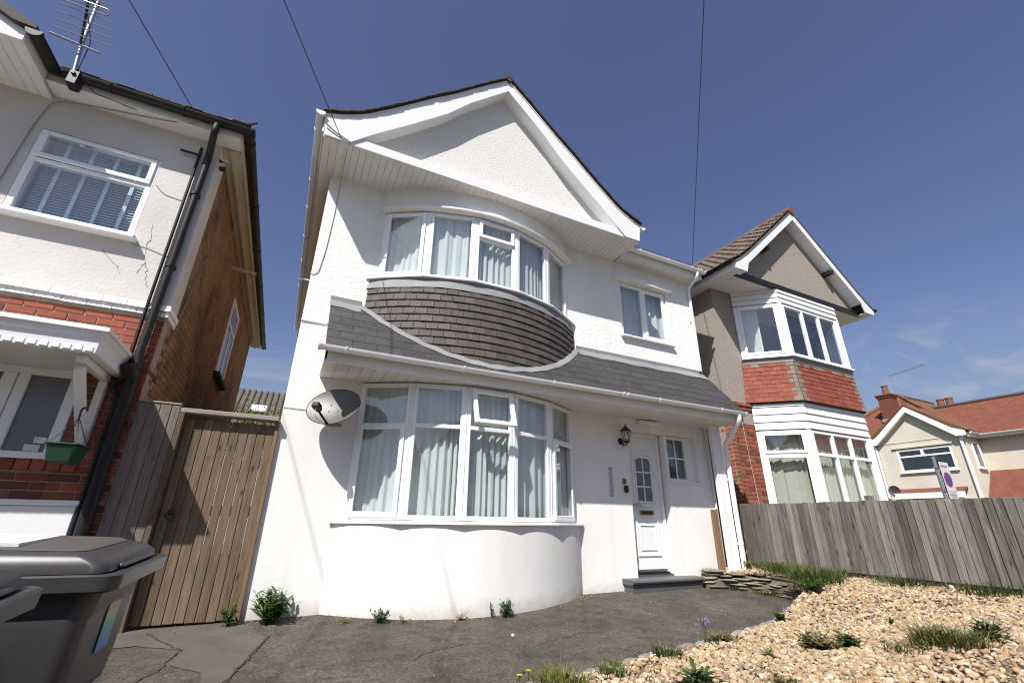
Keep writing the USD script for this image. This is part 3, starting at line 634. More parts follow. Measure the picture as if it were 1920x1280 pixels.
part(w, 'sill', cbx(5.29, 6.62, FY - .09, FY + .02, 4.285, 4.318, .008), 'upvc')
m = trimesh.creation.box((1, 1, 1)).subdivide().subdivide().subdivide(); v = np.array(m.vertices); v *= np.array([1.46, .13, .095]) ; v += np.array([5.95, FY - .055, 5.565])
v[:, 1] += (meshkit.fbm(v * 7, 3, 4) - .5) * .05; v[:, 2] += (meshkit.fbm(v * 6, 3, 9) - .5) * .035
part(w, 'head_moulding', (v, np.array(m.faces)), 'render_smooth', smooth=40)

# ---- door, its side window, step ----------------------------------
DY = FY + .15
d = part(H, 'front_door', [cbx(5.31, 6.00, DY, DY + .045, .27, 2.44, .004)], 'gloss_white')
part(d, 'door_frame', [wbox(5.25, 5.312, DY - .03, DY + .05, .24, 2.50), wbox(5.998, 6.06, DY - .03, DY + .05, .24, 2.50), wbox(5.312, 5.998, DY - .029, DY + .05, 2.438, 2.50)], 'gloss_white')
def ring(p_out, p_in, y0, y1): return prism(sg.Polygon(p_out).difference(sg.Polygon(p_in)), 'y', y0, y1)
def archpts(x0, x1, z0, z1, rise, n=9):
    c = (x0 + x1) / 2; h = (x1 - x0) / 2
    return [(x0, z0), (x1, z0)] + [(c + h * math.cos(t), z1 - rise + rise * math.sin(t)) for t in np.linspace(0, math.pi, n)]
part(d, 'moulding', [ring([(5.37, 2.40), (5.94, 2.40), (5.94, 2.22), (5.37, 2.22)], [(5.385, 2.385), (5.925, 2.385), (5.925, 2.235), (5.385, 2.235)], DY - .012, DY),
     ring(archpts(5.42, 5.90, 1.26, 2.17, .07), archpts(5.455, 5.865, 1.30, 2.13, .06), DY - .018, DY),
     ring([(5.42, .50), (5.90, .50), (5.90, 1.06), (5.42, 1.06)], [(5.445, .525), (5.875, .525), (5.875, 1.035), (5.445, 1.035)], DY - .016, DY),
     ring([(5.49, .585), (5.83, .585), (5.83, .975), (5.49, .975)], [(5.505, .60), (5.815, .60), (5.815, .96), (5.505, .96)], DY - .012, DY)], 'gloss_white')
part(d, 'weather_bar', cbx(5.32, 5.99, DY - .03, DY, .30, .345, .008), 'gloss_white'); part(d, 'threshold', bx(5.30, 6.02, DY - .045, DY + .02, .235, .268), 'dark_iron')
gx0, gx1, gz0, gz1 = 5.50, 5.825, 1.35, 2.075
part(d, 'glazing', prism(sg.Polygon(archpts(gx0, gx1, gz0, gz1, .05)), 'y', DY - .004, DY + .0), 'obscure_glass')
gm = (gx0 + gx1) / 2
part(d, 'glazing_bar', [bx(gm - .011, gm + .011, DY - .012, DY - .005, gz0, gz1 - .002), bx(gx0, gm - .012, DY - .012, DY - .005, 1.575, 1.597), bx(gm + .012, gx1, DY - .012, DY - .005, 1.575, 1.597),
     bx(gx0, gm - .012, DY - .012, DY - .005, 1.815, 1.837), bx(gm + .012, gx1, DY - .012, DY - .005, 1.815, 1.837), ring(archpts(gx0 - .03, gx1 + .03, gz0 - .03, gz1 + .03, .06), archpts(gx0, gx1, gz0, gz1, .05), DY - .016, DY - .006)], 'gloss_white')
part(d, 'letter_plate', [cbx(5.51, 5.81, DY - .022, DY - .001, 1.13, 1.20, .006)], 'brass'); part(d, 'letter_flap', cbx(5.55, 5.77, DY - .03, DY - .022, 1.145, 1.187, .004), 'dark_iron')
part(d, 'door_handle', tube(arcpath([(5.40, DY - .0, 1.285), (5.40, DY - .05, 1.285), (5.53, DY - .05, 1.285)], .02), .011), 'metal_grey', smooth=True)
SWY = FY + .12
w = part(H, 'side_window', [wbox(6.15, 6.215, SWY - .03, SWY + .04, 1.70, 2.50), wbox(6.66, 6.725, SWY - .03, SWY + .04, 1.70, 2.50), wbox(6.215, 6.66, SWY - .029, SWY + .04, 1.70, 1.755), wbox(6.215, 6.66, SWY - .029, SWY + .04, 2.45, 2.50), bx(6.725, 6.86, SWY - .01, SWY + .05, 1.68, 2.5)], 'upvc')
part(w, 'pane', bx(6.215, 6.66, SWY, SWY + .006, 1.755, 2.45), 'pane_glass')
part(w, 'glazing_bar', [bx(6.425, 6.45, SWY - .012, SWY - .002, 1.755, 2.45), bx(6.215, 6.424, SWY - .012, SWY - .002, 2.10, 2.125), bx(6.451, 6.66, SWY - .012, SWY - .002, 2.10, 2.125)], 'upvc')
part(w, 'sill', bx(6.15, 6.86, FY - .015, SWY - .03, 1.655, 1.697), 'render_smooth')
part(H, 'porch_light', cbx(5.50, 5.94, FY - .09, FY - .002, 2.63, 2.70, .012), 'gloss_white')
st = thing('doorstep', 'dark grey painted step with a rounded nosing below the white front door', 'step', (5.6, 6.0, .1))
part(st, 'riser', bx(4.96, 6.37, 5.985, FY + .10, -.2, .135), 'step_grey')
part(st, 'tread', sweep([(-.20, 0), (.11, 0), (.15, .012), (.162, .035), (.15, .058), (.11, .07), (-.20, .07)], [(4.93, 6.1, .137), (6.40, 6.1, .137)]), 'step_grey', smooth=40)
part(st, 'landing', bx(5.252, 6.088, FY + .10, DY, .14, .233), 'step_grey')

# ---- pent roof over the ground floor -------------------------------
PY0, PZ0, PY1, PZ1 = 5.42, 2.90, FY, 3.83
SL = (PZ1 - PZ0) / (PY1 - PY0); SLEN = math.hypot(PY1 - PY0, PZ1 - PZ0); TD = np.array([0, PY1 - PY0, PZ1 - PZ0]) / SLEN; TN = np.array([0, -TD[2], TD[1]])
PX0, PX1 = .17, 7.36
part(H, 'pent_roof_deck', prism([(PY0 + .02, PZ0 - .02), (PY1, PZ1 - .02), (PY1, PZ1 - .06), (PY0 + .02, PZ0 - .06)], 'x', PX0 + .01, PX1 - .01), 'dark_tile')
part(H, 'pent_verge', [prism([(PY0 + .03, 2.735), (PY1 - .013, 2.735), (PY1 - .013, PZ1 - .03), (PY0 + .03, PZ0 - .03)], 'x', PX0 + .02, PX0 + .045), prism([(PY0 + .03, 2.735), (PY1 - .013, 2.735), (PY1 - .013, PZ1 - .03), (PY0 + .03, PZ0 - .03)], 'x', PX1 - .045, PX1 - .02)], 'gloss_white')
rows, gauge, sw_ = 6, .195, .305
bow_e = .09
for r in range(rows):
    x = PX0 - (.5 * sw_ if r % 2 else 0)
    s0 = r * gauge
    while x < PX1:
        xa, xb = max(x + .002, PX0), min(x + sw_ - .002, PX1)
        mid = PY0 + (s0 + gauge) * TD[1]; xm = (xa + xb) / 2
        far = bow(0, 0)[1]
        inside_bow = all((px - CX) ** 2 + (mid - .0 - BCY) ** 2 < (BR + .02) ** 2 for px in (xa, xb)) and mid < BCY
        if xb - xa > .03 and not inside_bow:
            l = min(gauge + .10, SLEN - s0); j = rng.uniform(-.003, .003)
            M = np.eye(4); tilt = .022
            t = TD * math.cos(tilt) - TN * math.sin(tilt); n = TN * math.cos(tilt) + TD * math.sin(tilt)
            M[:3, 0] = [1, 0, 0]; M[:3, 1] = t; M[:3, 2] = n; M[:3, 3] = np.array([0, PY0, PZ0]) + TD * (s0 - .02 + j) + TN * (.012)
            part(H, 'slate', xf(cbx(xa, xb, 0, l, 0, .007, .002), M), 'slate')
        x += sw_
# lead along the wall, and the curved apron flashing round the hung tiles
def on_roof(x, y, h=0.0): return np.array([x, y, PZ0 + (y - PY0) * SL]) + TN * h
thl = math.acos((BCY - (FY - .14)) / (BR + .10))
fl = []
for (xa, xb) in [(PX0 - .01, bow(-tmax(.12), .12)[0]), (bow(tmax(.12), .12)[0], PX1 - .02)]:
    n = 14; xs = np.linspace(xa, xb, n)
    P_, F_ = sheet(xs, np.array([0., 1.]), lambda U, V: np.stack([U, FY - .125 + .115 * V, np.zeros_like(U)], -1))
    P_ = np.array([on_roof(p[0], p[1] + .004 * math.sin(p[0] * 23), .024 + .006 * math.sin(p[0] * 9)) for p in P_]); fl.append((P_, F_))
    fl.append(bx(xa, xb, FY - .022, FY - .012, PZ1 - .01, PZ1 + .075))
for q_ in fl: part(H, 'flashing', q_, 'lead')
ts = np.linspace(-1, 1, 70); Pp = []
for k in ts:
    for (e, h) in ((.060, .028), (.110, .034), (.170, .024)):
        t_ = k * tmax(e, FY - .02); p = bow(t_, e); p = on_roof(p[0], min(p[1], FY - .01), h + .004 * math.sin(k * 40)); Pp.append(p)
m_ = 3; f_ = []
for i in range(len(ts) - 1):
    for j in range(m_ - 1):
        f_ += [[i * m_ + j, i * m_ + j + 1, (i + 1) * m_ + j + 1], [i * m_ + j, (i + 1) * m_ + j + 1, (i + 1) * m_ + j]]
part(H, 'flashing', (np.array(Pp), np.array(f_)), 'lead', smooth=True, label='curved lead apron round the foot of the hung tiles')
# eaves: soffit boards, fascia, gutter
x = PX0 + .03
k = 0
while x < PX1 - .03:
    xb = min(x + .150, PX1 - .03); part(H, 'soffit_board', cbx(x, xb - .004, PY0 + .055, FY - .001, 2.722, 2.734, .003), 'soffit_white'); x = xb
part(H, 'fascia', cbx(PX0 + .02, PX1 - .02, PY0 + .03, PY0 + .052, 2.71, 2.875, .005), 'soffit_white')
def gutter(parent, path, name='gutter', mat_='gloss_white', r=.058, brackets=(), unions=(), caps=True):
    g = part(parent, name, sweep(gutter_profile(r), path), mat_, smooth=40)
    p = np.asarray(path, float)
    d_ = (p[-1] - p[0]) / np.linalg.norm(p[-1] - p[0]); L_ = np.linalg.norm(p[-1] - p[0])
    ends = [p[0], p[-1]] if caps else []
    for c in ends:
        s = 1 if c is ends[0] else -1
        a_, b_ = c - d_ * s * .012, c + d_ * s * .022
        part(parent, 'gutter_end', sweep(np.vstack([gutter_profile(r + .006, r + .005)[:10], [[-r, .008], [r, .008]][::-1]])[:12] if False else [(-(r + .006) * math.cos(t), -(r + .006) * math.sin(t)) for t in np.linspace(0, math.pi, 9)] + [(r + .006, .006), (-r - .006, .006)], [a_, b_]), mat_, smooth=40)
    for kind, spots, wd, nm in (('b', brackets, .025, 'gutter_bracket'), ('u', unions, .11, 'gutter_union')):
        for s in spots:
            c = p[0] + d_ * s; ro = r + .007
            q = [(-ro * math.cos(t), -ro * math.sin(t)) for t in np.linspace(0, math.pi, 9)] + [(ro + .002, .008), (ro - .012, .008)] + [(-(r - .0005) * math.cos(t), -(r - .0005) * math.sin(t)) for t in np.linspace(math.pi, 0, 9)] + [(-ro + .012, .008), (-ro - .002, .008)]
            if kind == 'b': part(parent, nm, sweep(q, [c - d_ * wd / 2, c + d_ * wd / 2]), mat_, smooth=40)
            else:
                part(parent, nm, [sweep(q, [c - d_ * wd / 2, c - d_ * wd / 2 + d_ * .03]), sweep(q, [c + d_ * wd / 2 - d_ * .03, c + d_ * wd / 2])], mat_, smooth=40)
    return g
GY, GZ = PY0 - .055, 2.872
gutter(H, [(.11, GY, GZ), (7.28, GY, GZ)], brackets=(.30, 1.78, 3.15, 5.15, 6.55), unions=(4.45,), )

# ---- hung tiles under the upper bow -----------------------------------
rows = 11; gz = .113; z_top = 4.145
for r in range(rows):
    zb = z_top - (r + 1) * gz; e0 = .075 + .004 * r * .6; tm = tmax(e0, FY - .005); Larc = 2 * tm * (BR + e0); nt = int(round(Larc / .166)); dth = 2 * tm / nt
    k0 = -.5 if r % 2 else 0
    for k in range(nt + 1):
        ta, tb = -tm + (k + k0) * dth, -tm + (k + k0 + 1) * dth; ta, tb = max(ta, -tm), min(tb, tm)
        if tb - ta < dth * .2: continue
        tc = (ta + tb) / 2; c = bow(tc, e0); roof = PZ0 + (c[1] - PY0) * SL
        if zb + gz < roof - .01: continue
        wdt = (tb - ta) * (BR + e0) - .003
        M = frame(bow(tc, e0, zb), [math.cos(tc), math.sin(tc), 0], [math.sin(tc), -math.cos(tc), 0])
        kick = .024 + rng.uniform(-.003, .004); v, f = cbx(-wdt / 2, wdt / 2, 0, .014, rng.uniform(-.002, .002), gz + .03, .002)
        v = v.copy(); v[:, 1] += kick * (1 - v[:, 2] / (gz + .03))
        part(H, 'hung_tile', xf((v, f), M), 'brown_tile')
P_, F_ = sheet(np.linspace(-1, 1, 60), np.array([0., .55, 1.]), lambda U, V: np.stack([U, V, U * 0], -1))
P_ = np.array([bow(p[0] * tmax(.11), .075 + .035 * p[1] + .004 * math.sin(p[0] * 37 + p[1] * 5), 4.285 - .165 * p[1] + .006 * math.sin(p[0] * 11)) for p in P_])
part(H, 'flashing', (P_, F_), 'lead', smooth=True, label='lead strip under the upper sill')

# ---- gable -------------------------------------------------------------
GX = 2.47
TOPC = [(0, 8.60), (.35, 8.30), (.70, 7.98), (1.0, 7.70), (1.35, 7.41), (1.6, 7.18), (1.95, 6.87), (2.28, 6.59), (2.45, 6.485), (2.6, 6.41), (2.74, 6.355), (2.86, 6.31)]
LOWC = [(0, 8.31), (.7, 7.64), (1.08, 7.20), (1.6, 6.72), (2.14, 6.245), (2.33, 6.06), (2.46, 5.935)]
GF = 5.40
def curve(c, s, dz=0.0): return [(GX + s * d_, z + dz) for d_, z in c]
for s in (-1, 1):
    poly = curve(TOPC, s, -.035) + [(GX + s * 2.83, 6.24), (GX + s * 2.79, 5.935)] + curve(LOWC, s)[::-1]
    part(H, 'bargeboard', prism(poly, 'y', GF, GF + .028), 'gloss_white')
    part(H, 'barge_soffit', prism(curve(LOWC[:-1], s, .024) + curve(LOWC[:-1], s, .004)[::-1], 'y', GF + .0282, 5.66), 'gloss_white')
    part(H, 'barge_batten', prism(curve(TOPC, s, -.03) + curve(TOPC, s, -.052)[::-1], 'y', GF - .014, GF - .001), 'gloss_white')
gw = [(GX - 2.42, 5.99), (GX + 2.42, 5.99)] + curve(LOWC[:5], 1, .03)[::-1] + curve(LOWC[:5], -1, .03)[1:]
part(H, 'gable_wall', prism(gw, 'y', 5.63, 5.70), 'pebbledash_white')
part(H, 'gable_base', [cbx(GX - 2.44, GX + 2.44, 5.425, 5.448, 5.93, 6.085, .004), bx(GX - 2.40, GX + 2.40, 5.449, 5.64, 6.05, 6.072)], 'gloss_white')
part(H, 'kneeler', [bx(GX - 2.80, GX - 2.44, 5.43, 5.66, 5.9345, 6.10), bx(GX + 2.44, GX + 2.78, 5.43, 5.66, 5.9345, 6.10)], 'soffit_white')
x = GX - 2.80
while x < GX + 2.78:
    xb = min(x + .1, GX + 2.78); part(H, 'soffit_board', cbx(x, xb - .003, 5.43, FY - .013, 5.922, 5.934, .003), 'soffit_white'); x = xb
part(H, 'soffit_trim', bx(GX + 2.781, GX + 2.80, 5.43, 5.92, 5.917, 6.2), 'gloss_white')
# roof: two curved slopes running back, slates showing at the verge
for s in (-1, 1):
    part(H, 'roof', prism(curve(TOPC, s, .0) + curve(TOPC, s, -.03)[::-1], 'y', GF - .02, 13.9 if s < 0 else 9.5), 'dark_tile')
    c = np.array(TOPC); dd = np.concatenate([[0], np.cumsum(np.hypot(*np.diff(c, axis=0).T))]); vt = []
    n = 30
    for k in range(n):
        s0, s1 = dd[-1] * k / n, dd[-1] * (k + 1.25) / n
        a_ = [np.interp(q, dd, c[:, 0]) for q in (s0, min(s1, dd[-1] + .03))]; b_ = [np.interp(q, dd, c[:, 1]) for q in (s0, min(s1, dd[-1]))]
        dz_ = rng.uniform(0, .006)
        vt.append(prism([(GX + s * a_[0], b_[0] + .002), (GX + s * a_[1], b_[1] + .012 + dz_), (GX + s * a_[1], b_[1] + .030 + dz_), (GX + s * a_[0], b_[0] + .016)], 'y', GF - .05 - rng.uniform(0, .012), GF + .3))
    part(H, 'verge_tiles', vt, 'dark_tile', kind='stuff')
part(H, 'ridge_tile', [tube([(GX, GF - .05 - .0 + .45 * k, 8.60), (GX, GF + .43 + .45 * k, 8.60)], .085, 10) for k in range(6)], 'dark_tile', smooth=40)
# left eaves gutter and the right hand main roof
part(H, 'fascia', bx(GX - 2.83, GX - 2.81, 5.43, 13.9, 6.0, 6.25), 'soffit_white'); part(H, 'side_soffit', bx(GX - 2.80, XL, FY, 13.9, 5.94, 5.955), 'soffit_white')
gutter(H, [(GX - 2.89, 5.36, 6.27), (GX - 2.89, 13.9, 6.27)], brackets=(.35, 1.5, 2.3, 3.3, 4.3, 5.6))
gutter(H, [(GX + 2.90, 5.40, 6.27), (GX + 2.90, 5.86, 6.27)])
part(H, 'main_roof', prism([(5.85, 6.14), (5.85, 6.18), (9.6, 8.6), (9.6, 8.52)], 'x', 4.0, 7.55), 'dark_tile')
part(H, 'fascia', cbx(5.20, 7.42, 5.90, 5.922, 5.915, 6.10, .004), 'soffit_white')
x = 5.27
while x < 7.40:
    xb = min(x + .1, 7.40); part(H, 'soffit_board', cbx(x, xb - .003, 5.923, FY - .013, 5.922, 5.934, .003), 'soffit_white'); x = xb
gutter(H, [(5.29, 5.835, 6.085), (7.44, 5.835, 6.085)], brackets=(.35, 1.1, 1.75), unions=(1.98,))
# rainwater pipes
def pipe(parent, pts, name='downpipe', mat_='gloss_white', r=.034, clips=()):
    p = part(parent, name, tube(arcpath(pts, .06), r, 12), mat_, smooth=40)
    for (c, dy) in clips:
        part(parent, 'pipe_clip', [tube([(c[0], c[1], c[2] - .02), (c[0], c[1], c[2] + .02)], r + .006, 12), bx(c[0] - .05, c[0] + .05, c[1] + r * .6, c[1] + dy, c[2] - .018, c[2] + .018)], mat_, smooth=40)
    return p
pipe(H, [(7.22, 5.835, 6.03), (7.22, 5.835, 5.93), (7.24, FY - .055, 5.76), (7.24, FY - .055, 3.88)], clips=(((7.24, FY - .055, 5.0), .045),))
part(H, 'corner_pier', [cbx(6.97, 7.20, 5.88, 5.96, .1, 2.72, .006)], 'gloss_white')
pipe(H, [(7.12, GY, 2.83), (7.12, GY, 2.72), (7.235, 5.84, 2.36), (7.235, 5.84, .20)], r=.043, clips=(((7.235, 5.84, 1.75), .04), ((7.235, 5.84, .70), .04)))
part(H, 'waste_pipe', tube(arcpath([(7.15, FY - .03, 2.72), (7.15, FY - .03, .4)], .02), .022, 8), 'soffit_white', smooth=True)
part(H, 'overflow_pipe', tube([(XL + .1, 6.75, 4.35), (XL - .16, 6.75, 4.34)], .014, 8), 'gloss_white', smooth=True)
part(H, 'wall_cable', [tube(arcpath([(.02, 5.41, 5.93), (.0, 5.6, 5.92), (.0, FY - .03, 5.90), (.0, FY - .02, 5.2), (-.02, FY - .02, 4.6), (-.06, FY - .02, 4.22), (-.14, FY - .02, 4.16), (-.16, FY, 4.2)], .08), .004, 6), tube(arcpath([(-.33, 5.37, 6.10), (-.2, 5.38, 6.02), (-.05, 5.385, 5.96), (.03, 5.385, 5.93)], .05), .010, 6)], 'cable_grey')
part(H, 'air_brick_line', bx(XL - .004, .16, FY - .02, FY, 3.465, 3.49), 'render_smooth')
# ------------------------------------------------------------------ things fixed to or standing in the white house
# curtains hang inside the windows
def curtain(name, path, z0, z1, amp, waves, m, label, seed=0, group=None, open_at=()):
    p = np.asarray(path, float); d = np.concatenate([[0], np.cumsum(np.linalg.norm(np.diff(p[:, :2], axis=0), axis=1))]); Lc = d[-1]
    n = int(waves * 9); s = np.linspace(0, Lc, n); x, y = np.interp(s, d, p[:, 0]), np.interp(s, d, p[:, 1])
    tx, ty = np.gradient(x), np.gradient(y); l = np.hypot(tx, ty); nx, ny = ty / l, -tx / l
    zs = np.linspace(z0, z1, 9); r = np.random.default_rng(seed); ph = np.cumsum((.35 + 1.3 * meshkit.noise(np.stack([s * 3.1, s * 0, s * 0], -1), seed + 7)) * r.uniform(.5, 1.5, n)) / n * waves * 2 * math.pi; am = amp * (.2 + 1.4 * meshkit.noise(np.stack([s * 6, s * 0, s * 0], -1), seed))
    def fn(U, V):
        i = U.astype(int); t = (V - z0) / (z1 - z0); w = np.sin(ph[i] + .5 * (1 - t)) * am[i] * (.55 + .45 * (1 - t)) + .3 * am[i] * np.sin(2.3 * ph[i] + 1)
        return np.stack([x[i] + nx[i] * w, y[i] + ny[i] * w, V], -1)
    v, f = sheet(np.arange(n), zs, fn)
    return single(name, (v, f), m, label, 'curtain', smooth=True, group=group)
in_arc = lambda e, y: [np.array([.72, FY + .16, 0])] + [bow(k * tmax(e, y), e) for k in np.linspace(-.93, .93, 40)] + [np.array([4.11, FY + .16, 0])]
curtain('curtain', in_arc(-.13, FY + .02), .96, 2.72, .034, 30, 'curtain', 'pleated pale curtain inside the ground floor bow window of the white house', 1)
curtain('curtain', in_arc(-.11, FY + .02), 4.30, 5.52, .026, 32, 'curtain', 'gathered white net curtain inside the upper bow window of the white house', 2)
curtain('curtain', [(5.30, FY + .17, 0), (6.62, FY + .17, 0)], 4.28, 5.52, .03, 13, 'curtain', 'pale curtain behind the small two-light window above the porch', 3)

# satellite dish
D0 = np.array([.40, 5.83, 2.275])
nd = np.array([-.62, -1.0, .46]); nd /= np.linalg.norm(nd)
ud = np.cross([0, 0, 1], nd); ud /= np.linalg.norm(ud); ud = -ud if ud[0] < 0 else ud; wd = np.cross(ud, nd); wd = wd if wd[2] > 0 else -wd
ds = thing('satellite_dish', 'oval grey satellite dish on the white wall left of the ground floor bow window', 'satellite dish', (.40, FY, 2.2))
ra = np.linspace(0, 1, 9); an = np.linspace(0, 2 * math.pi, 41)
def dishf(off): return lambda U, V: (D0 + nd * 0)[None, None] + (U * np.cos(V))[..., None] * ud * .335 + (U * np.sin(V))[..., None] * wd * .255 + ((U ** 2 - 1) * .055 + off)[..., None] * nd
A = sheet(ra, an, dishf(0.0)); B = sheet(ra, an, dishf(-.008))
def facing(m, d):
    t = trimesh.Trimesh(*m, process=False); n = t.face_normals.sum(0)
    return (m[0], m[1] if n @ d > 0 else m[1][:, ::-1])
part(ds, 'reflector', facing(A, nd), 'dish_grey', smooth=True); part(ds, 'reflector_back', facing(B, -nd), 'dish_dark', smooth=True)
rim = np.array([D0 + math.cos(t) * ud * .335 + math.sin(t) * wd * .255 - nd * .003 for t in an]); part(ds, 'rim', tube(rim, .006, 6, caps=False), 'dish_dark', smooth=True)
foot = D0 - wd * .235 - nd * .01; lnb = D0 + nd * .25 - wd * .17 - ud * .05
part(ds, 'feed_arm', tube([foot - nd * .05 + wd * .03, foot + nd * .02 - wd * .01, lnb - nd * .03 - wd * .02], .013, 8), 'black_plastic', smooth=True)
M = frame(lnb, ud, -nd, wd); part(ds, 'receiver', [xf(cbx(-.045, .045, -.04, .05, -.035, .035, .012), M), xf(lathe([(0, 0), (.034, 0), (.040, .03), (.03, .05), (0, .05)], (0, 0, 0), 14), frame(lnb - nd * .04, ud, wd, -nd))], 'black_plastic')
part(ds, 'bolt', [xf(lathe([(0, 0), (.011, 0), (.008, .007), (0, .009)], (0, 0, 0), 8), frame(D0 + ud * a + wd * b + nd * ((a / .335) ** 2 + (b / .255) ** 2 - 1) * .055, ud, wd, nd)) for a, b in ((.06, .045), (-.06, .045), (.06, -.045), (-.06, -.045))], 'dark_iron')
part(ds, 'bracket', [tube([D0 - nd * .06, D0 - nd * .16 - wd * .02, (.46, FY - .02, 2.20)], .022, 10), cbx(.36, .56, FY - .02, FY - .001, 2.09, 2.31, .004)], 'metal_grey')
part(ds, 'cable', [tube(arcpath([lnb - wd * .03, lnb - wd * .12 - nd * .05, foot - wd * .03 - nd * .06, (.44, FY - .012, 2.08)], .06), .005, 6), tube([(.44, FY - .01, 2.26), (.2, FY - .008, 2.275), (-.15, FY - .008, 2.28)], .004, 5)], 'soffit_white', smooth=True)

# lantern on the wall
LX, LYo = 5.10, FY - .155
ln = thing('wall_lantern', 'black carriage lantern on a scrolled arm left of the white front door', 'lantern', (LX, FY, 2.3))
hexp = lambda r, z: [(LX + r * math.cos(t), LYo + r * math.sin(t), z) for t in np.arange(6) * math.pi / 3 + math.pi / 6]
def frustum(r0, z0, r1, z1):
    v = np.array(hexp(r0, z0) + hexp(r1, z1) + [(LX, LYo, z0), (LX, LYo, z1)]); f = []
    for j in range(6):
        k = (j + 1) % 6; f += [[j, k, 6 + k], [j, 6 + k, 6 + j], [12, k, j], [13, 6 + j, 6 + k]]
    return v, np.array(f)
part(ln, 'roof', [frustum(.095, 2.455, .045, 2.505), frustum(.045, 2.505, .022, 2.535), frustum(.10, 2.445, .095, 2.455)], 'dark_iron'); part(ln, 'finial', lathe([(0, 0), (.012, 0), (.007, .012), (.014, .026), (0, .045)], (LX, LYo, 2.535), 10), 'dark_iron')
lo, hi = hexp(.052, 2.285), hexp(.082, 2.445)
part(ln, 'cage', [tube([a_, b_], .005, 5) for a_, b_ in zip(lo, hi)] + [frustum(.058, 2.27, .052, 2.288), frustum(.03, 2.245, .05, 2.27)], 'dark_iron')
part(ln, 'lamp_glass', frustum(.048, 2.289, .077, 2.443), 'lamp_glass'); part(ln, 'bulb', lathe([(0, 0), (.02, .02), (.026, .05), (.015, .085), (0, .095)], (LX, LYo, 2.30), 12), 'gloss_white', smooth=True)
part(ln, 'arm', [tube(arcpath([(LX, FY - .02, 2.31), (LX, FY - .06, 2.24), (LX, LYo - .0, 2.215), (LX, LYo, 2.25)], .05), .009, 8), tube(arcpath([(LX, FY - .02, 2.27), (LX, FY - .05, 2.20), (LX, FY - .09, 2.235), (LX, FY - .07, 2.265)], .03), .007, 6)], 'dark_iron', smooth=True)
part(ln, 'wall_plate', xf(lathe([(0, 0), (.058, 0), (.05, .015), (.03, .026), (0, .03)], (0, 0, 0), 18), frame((LX, FY - .001, 2.30), (1, 0, 0), (0, 0, 1), (0, -1, 0))), 'dark_iron', smooth=30)
bl = thing('door_bell', 'small square brass bell push on the white wall beside the door', 'door bell', (5.11, FY, 1.64))
part(bl, 'plate', cbx(5.068, 5.150, FY - .014, FY - .001, 1.598, 1.685, .004), 'brass'); part(bl, 'push', xf(lathe([(0, 0), (.016, 0), (.012, .008), (0, .01)], (0, 0, 0), 12), frame((5.109, FY - .0145, 1.642), (1, 0, 0), (0, 0, 1), (0, -1, 0))), 'dark_iron')
kb = thing('key_safe', 'small dark blue-black key box on the white wall under the bell push', 'key box', (5.125, FY, 1.52))
part(kb, 'body', cbx(5.095, 5.165, FY - .045, FY - .001, 1.465, 1.572, .010), 'black_plastic'); part(kb, 'cover', cbx(5.103, 5.157, FY - .052, FY - .046, 1.475, 1.53, .006), 'dark_iron')
# pierced metal ornament: four scrolled panels, one above the other
fo = thing('wall_ornament', 'narrow pierced grey metal ornament hung upright on the white wall left of the door', 'ornament', (4.84, FY, 1.62))
for k in range(4):
    zc = 1.80 - .118 * k; pieces = []
    for j, (dx, dz, r) in enumerate([(-.022, .03, .018), (.022, .03, .018), (0, 0, .022), (-.024, -.03, .017), (.024, -.03, .017), (0, .045, .012), (0, -.045, .012)]):
        t = np.linspace(0, 2 * math.pi * (.8 if (j + k) % 3 else 1), 14) + k; pieces.append(tube([(4.84 + dx + r * math.cos(q), FY - .008, zc + dz + r * math.sin(q)) for q in t], .0042, 5))
    part(fo, 'scroll_panel', pieces, 'filigree', smooth=True)

# ------------------------------------------------------------------ side gate between the houses
GTY = 5.75
SIZE = ((-1.46, 5.70, 0.0), (-1.562, 6.099, -.0686), 1.07)
gt = thing('side_gate', 'weathered boarded timber gate with ring handle between the two houses', 'gate', (-.6, GTY, 0))
x = -1.03; k = 0
for w_ in (.083, .088, .084, .09, .082, .086, .088, .084, .087, .092):
    xb = min(x + w_, -.175)
    if xb - x > .02: part(gt, 'board', cbx(x + .002, xb - .002, GTY + .03 + rng.uniform(-.001, .002), GTY + .05, .055 + rng.uniform(-.004, .004), 1.965, .005), 'gate_wood')
    x = xb
part(gt, 'ledge', [bx(-1.02, -.18, GTY + .052, GTY + .085, z_, z_ + .1) for z_ in (.25, 1.0, 1.75)], 'gate_wood')
part(gt, 'gate_post', cbx(-1.085, -1.035, GTY - .07, GTY + .08, 0, 2.005, .006), 'gate_wood'); part(gt, 'gate_post', cbx(-.178, -.139, GTY + .0, GTY + .09, 0, 2.0, .004), 'timber_brown')
part(gt, 'top_rail', cbx(-1.085, -.152, GTY - .06, GTY + .09, 2.006, 2.055, .006), 'gate_rail')
part(gt, 'ring_handle', [tube([(-.935 + .036 * math.cos(t), GTY + .008, 1.0 + .036 * math.sin(t)) for t in np.linspace(0, 2 * math.pi, 20)], .007, 6, caps=False), xf(lathe([(0, 0), (.032, 0), (.026, .008), (.01, .018), (0, .018)], (0, 0, 0), 14), frame((-.935, GTY + .029, 1.035), (1, 0, 0), (0, 0, 1), (0, -1, 0)))], 'dark_iron', smooth=30)
fp = thing('fence_panel', 'narrow grey boarded panel fixed between the brick wall and the side gate', 'fence panel', (-1.27, GTY, 0))
x = -1.455
for w_ in (.10, .094, .097, .078):
    part(fp, 'board', cbx(x + .002, x + w_ - .002, GTY - .055 + rng.uniform(-.001, .002), GTY - .033, .04, 2.075, .006), 'gate_wood_grey'); x += w_
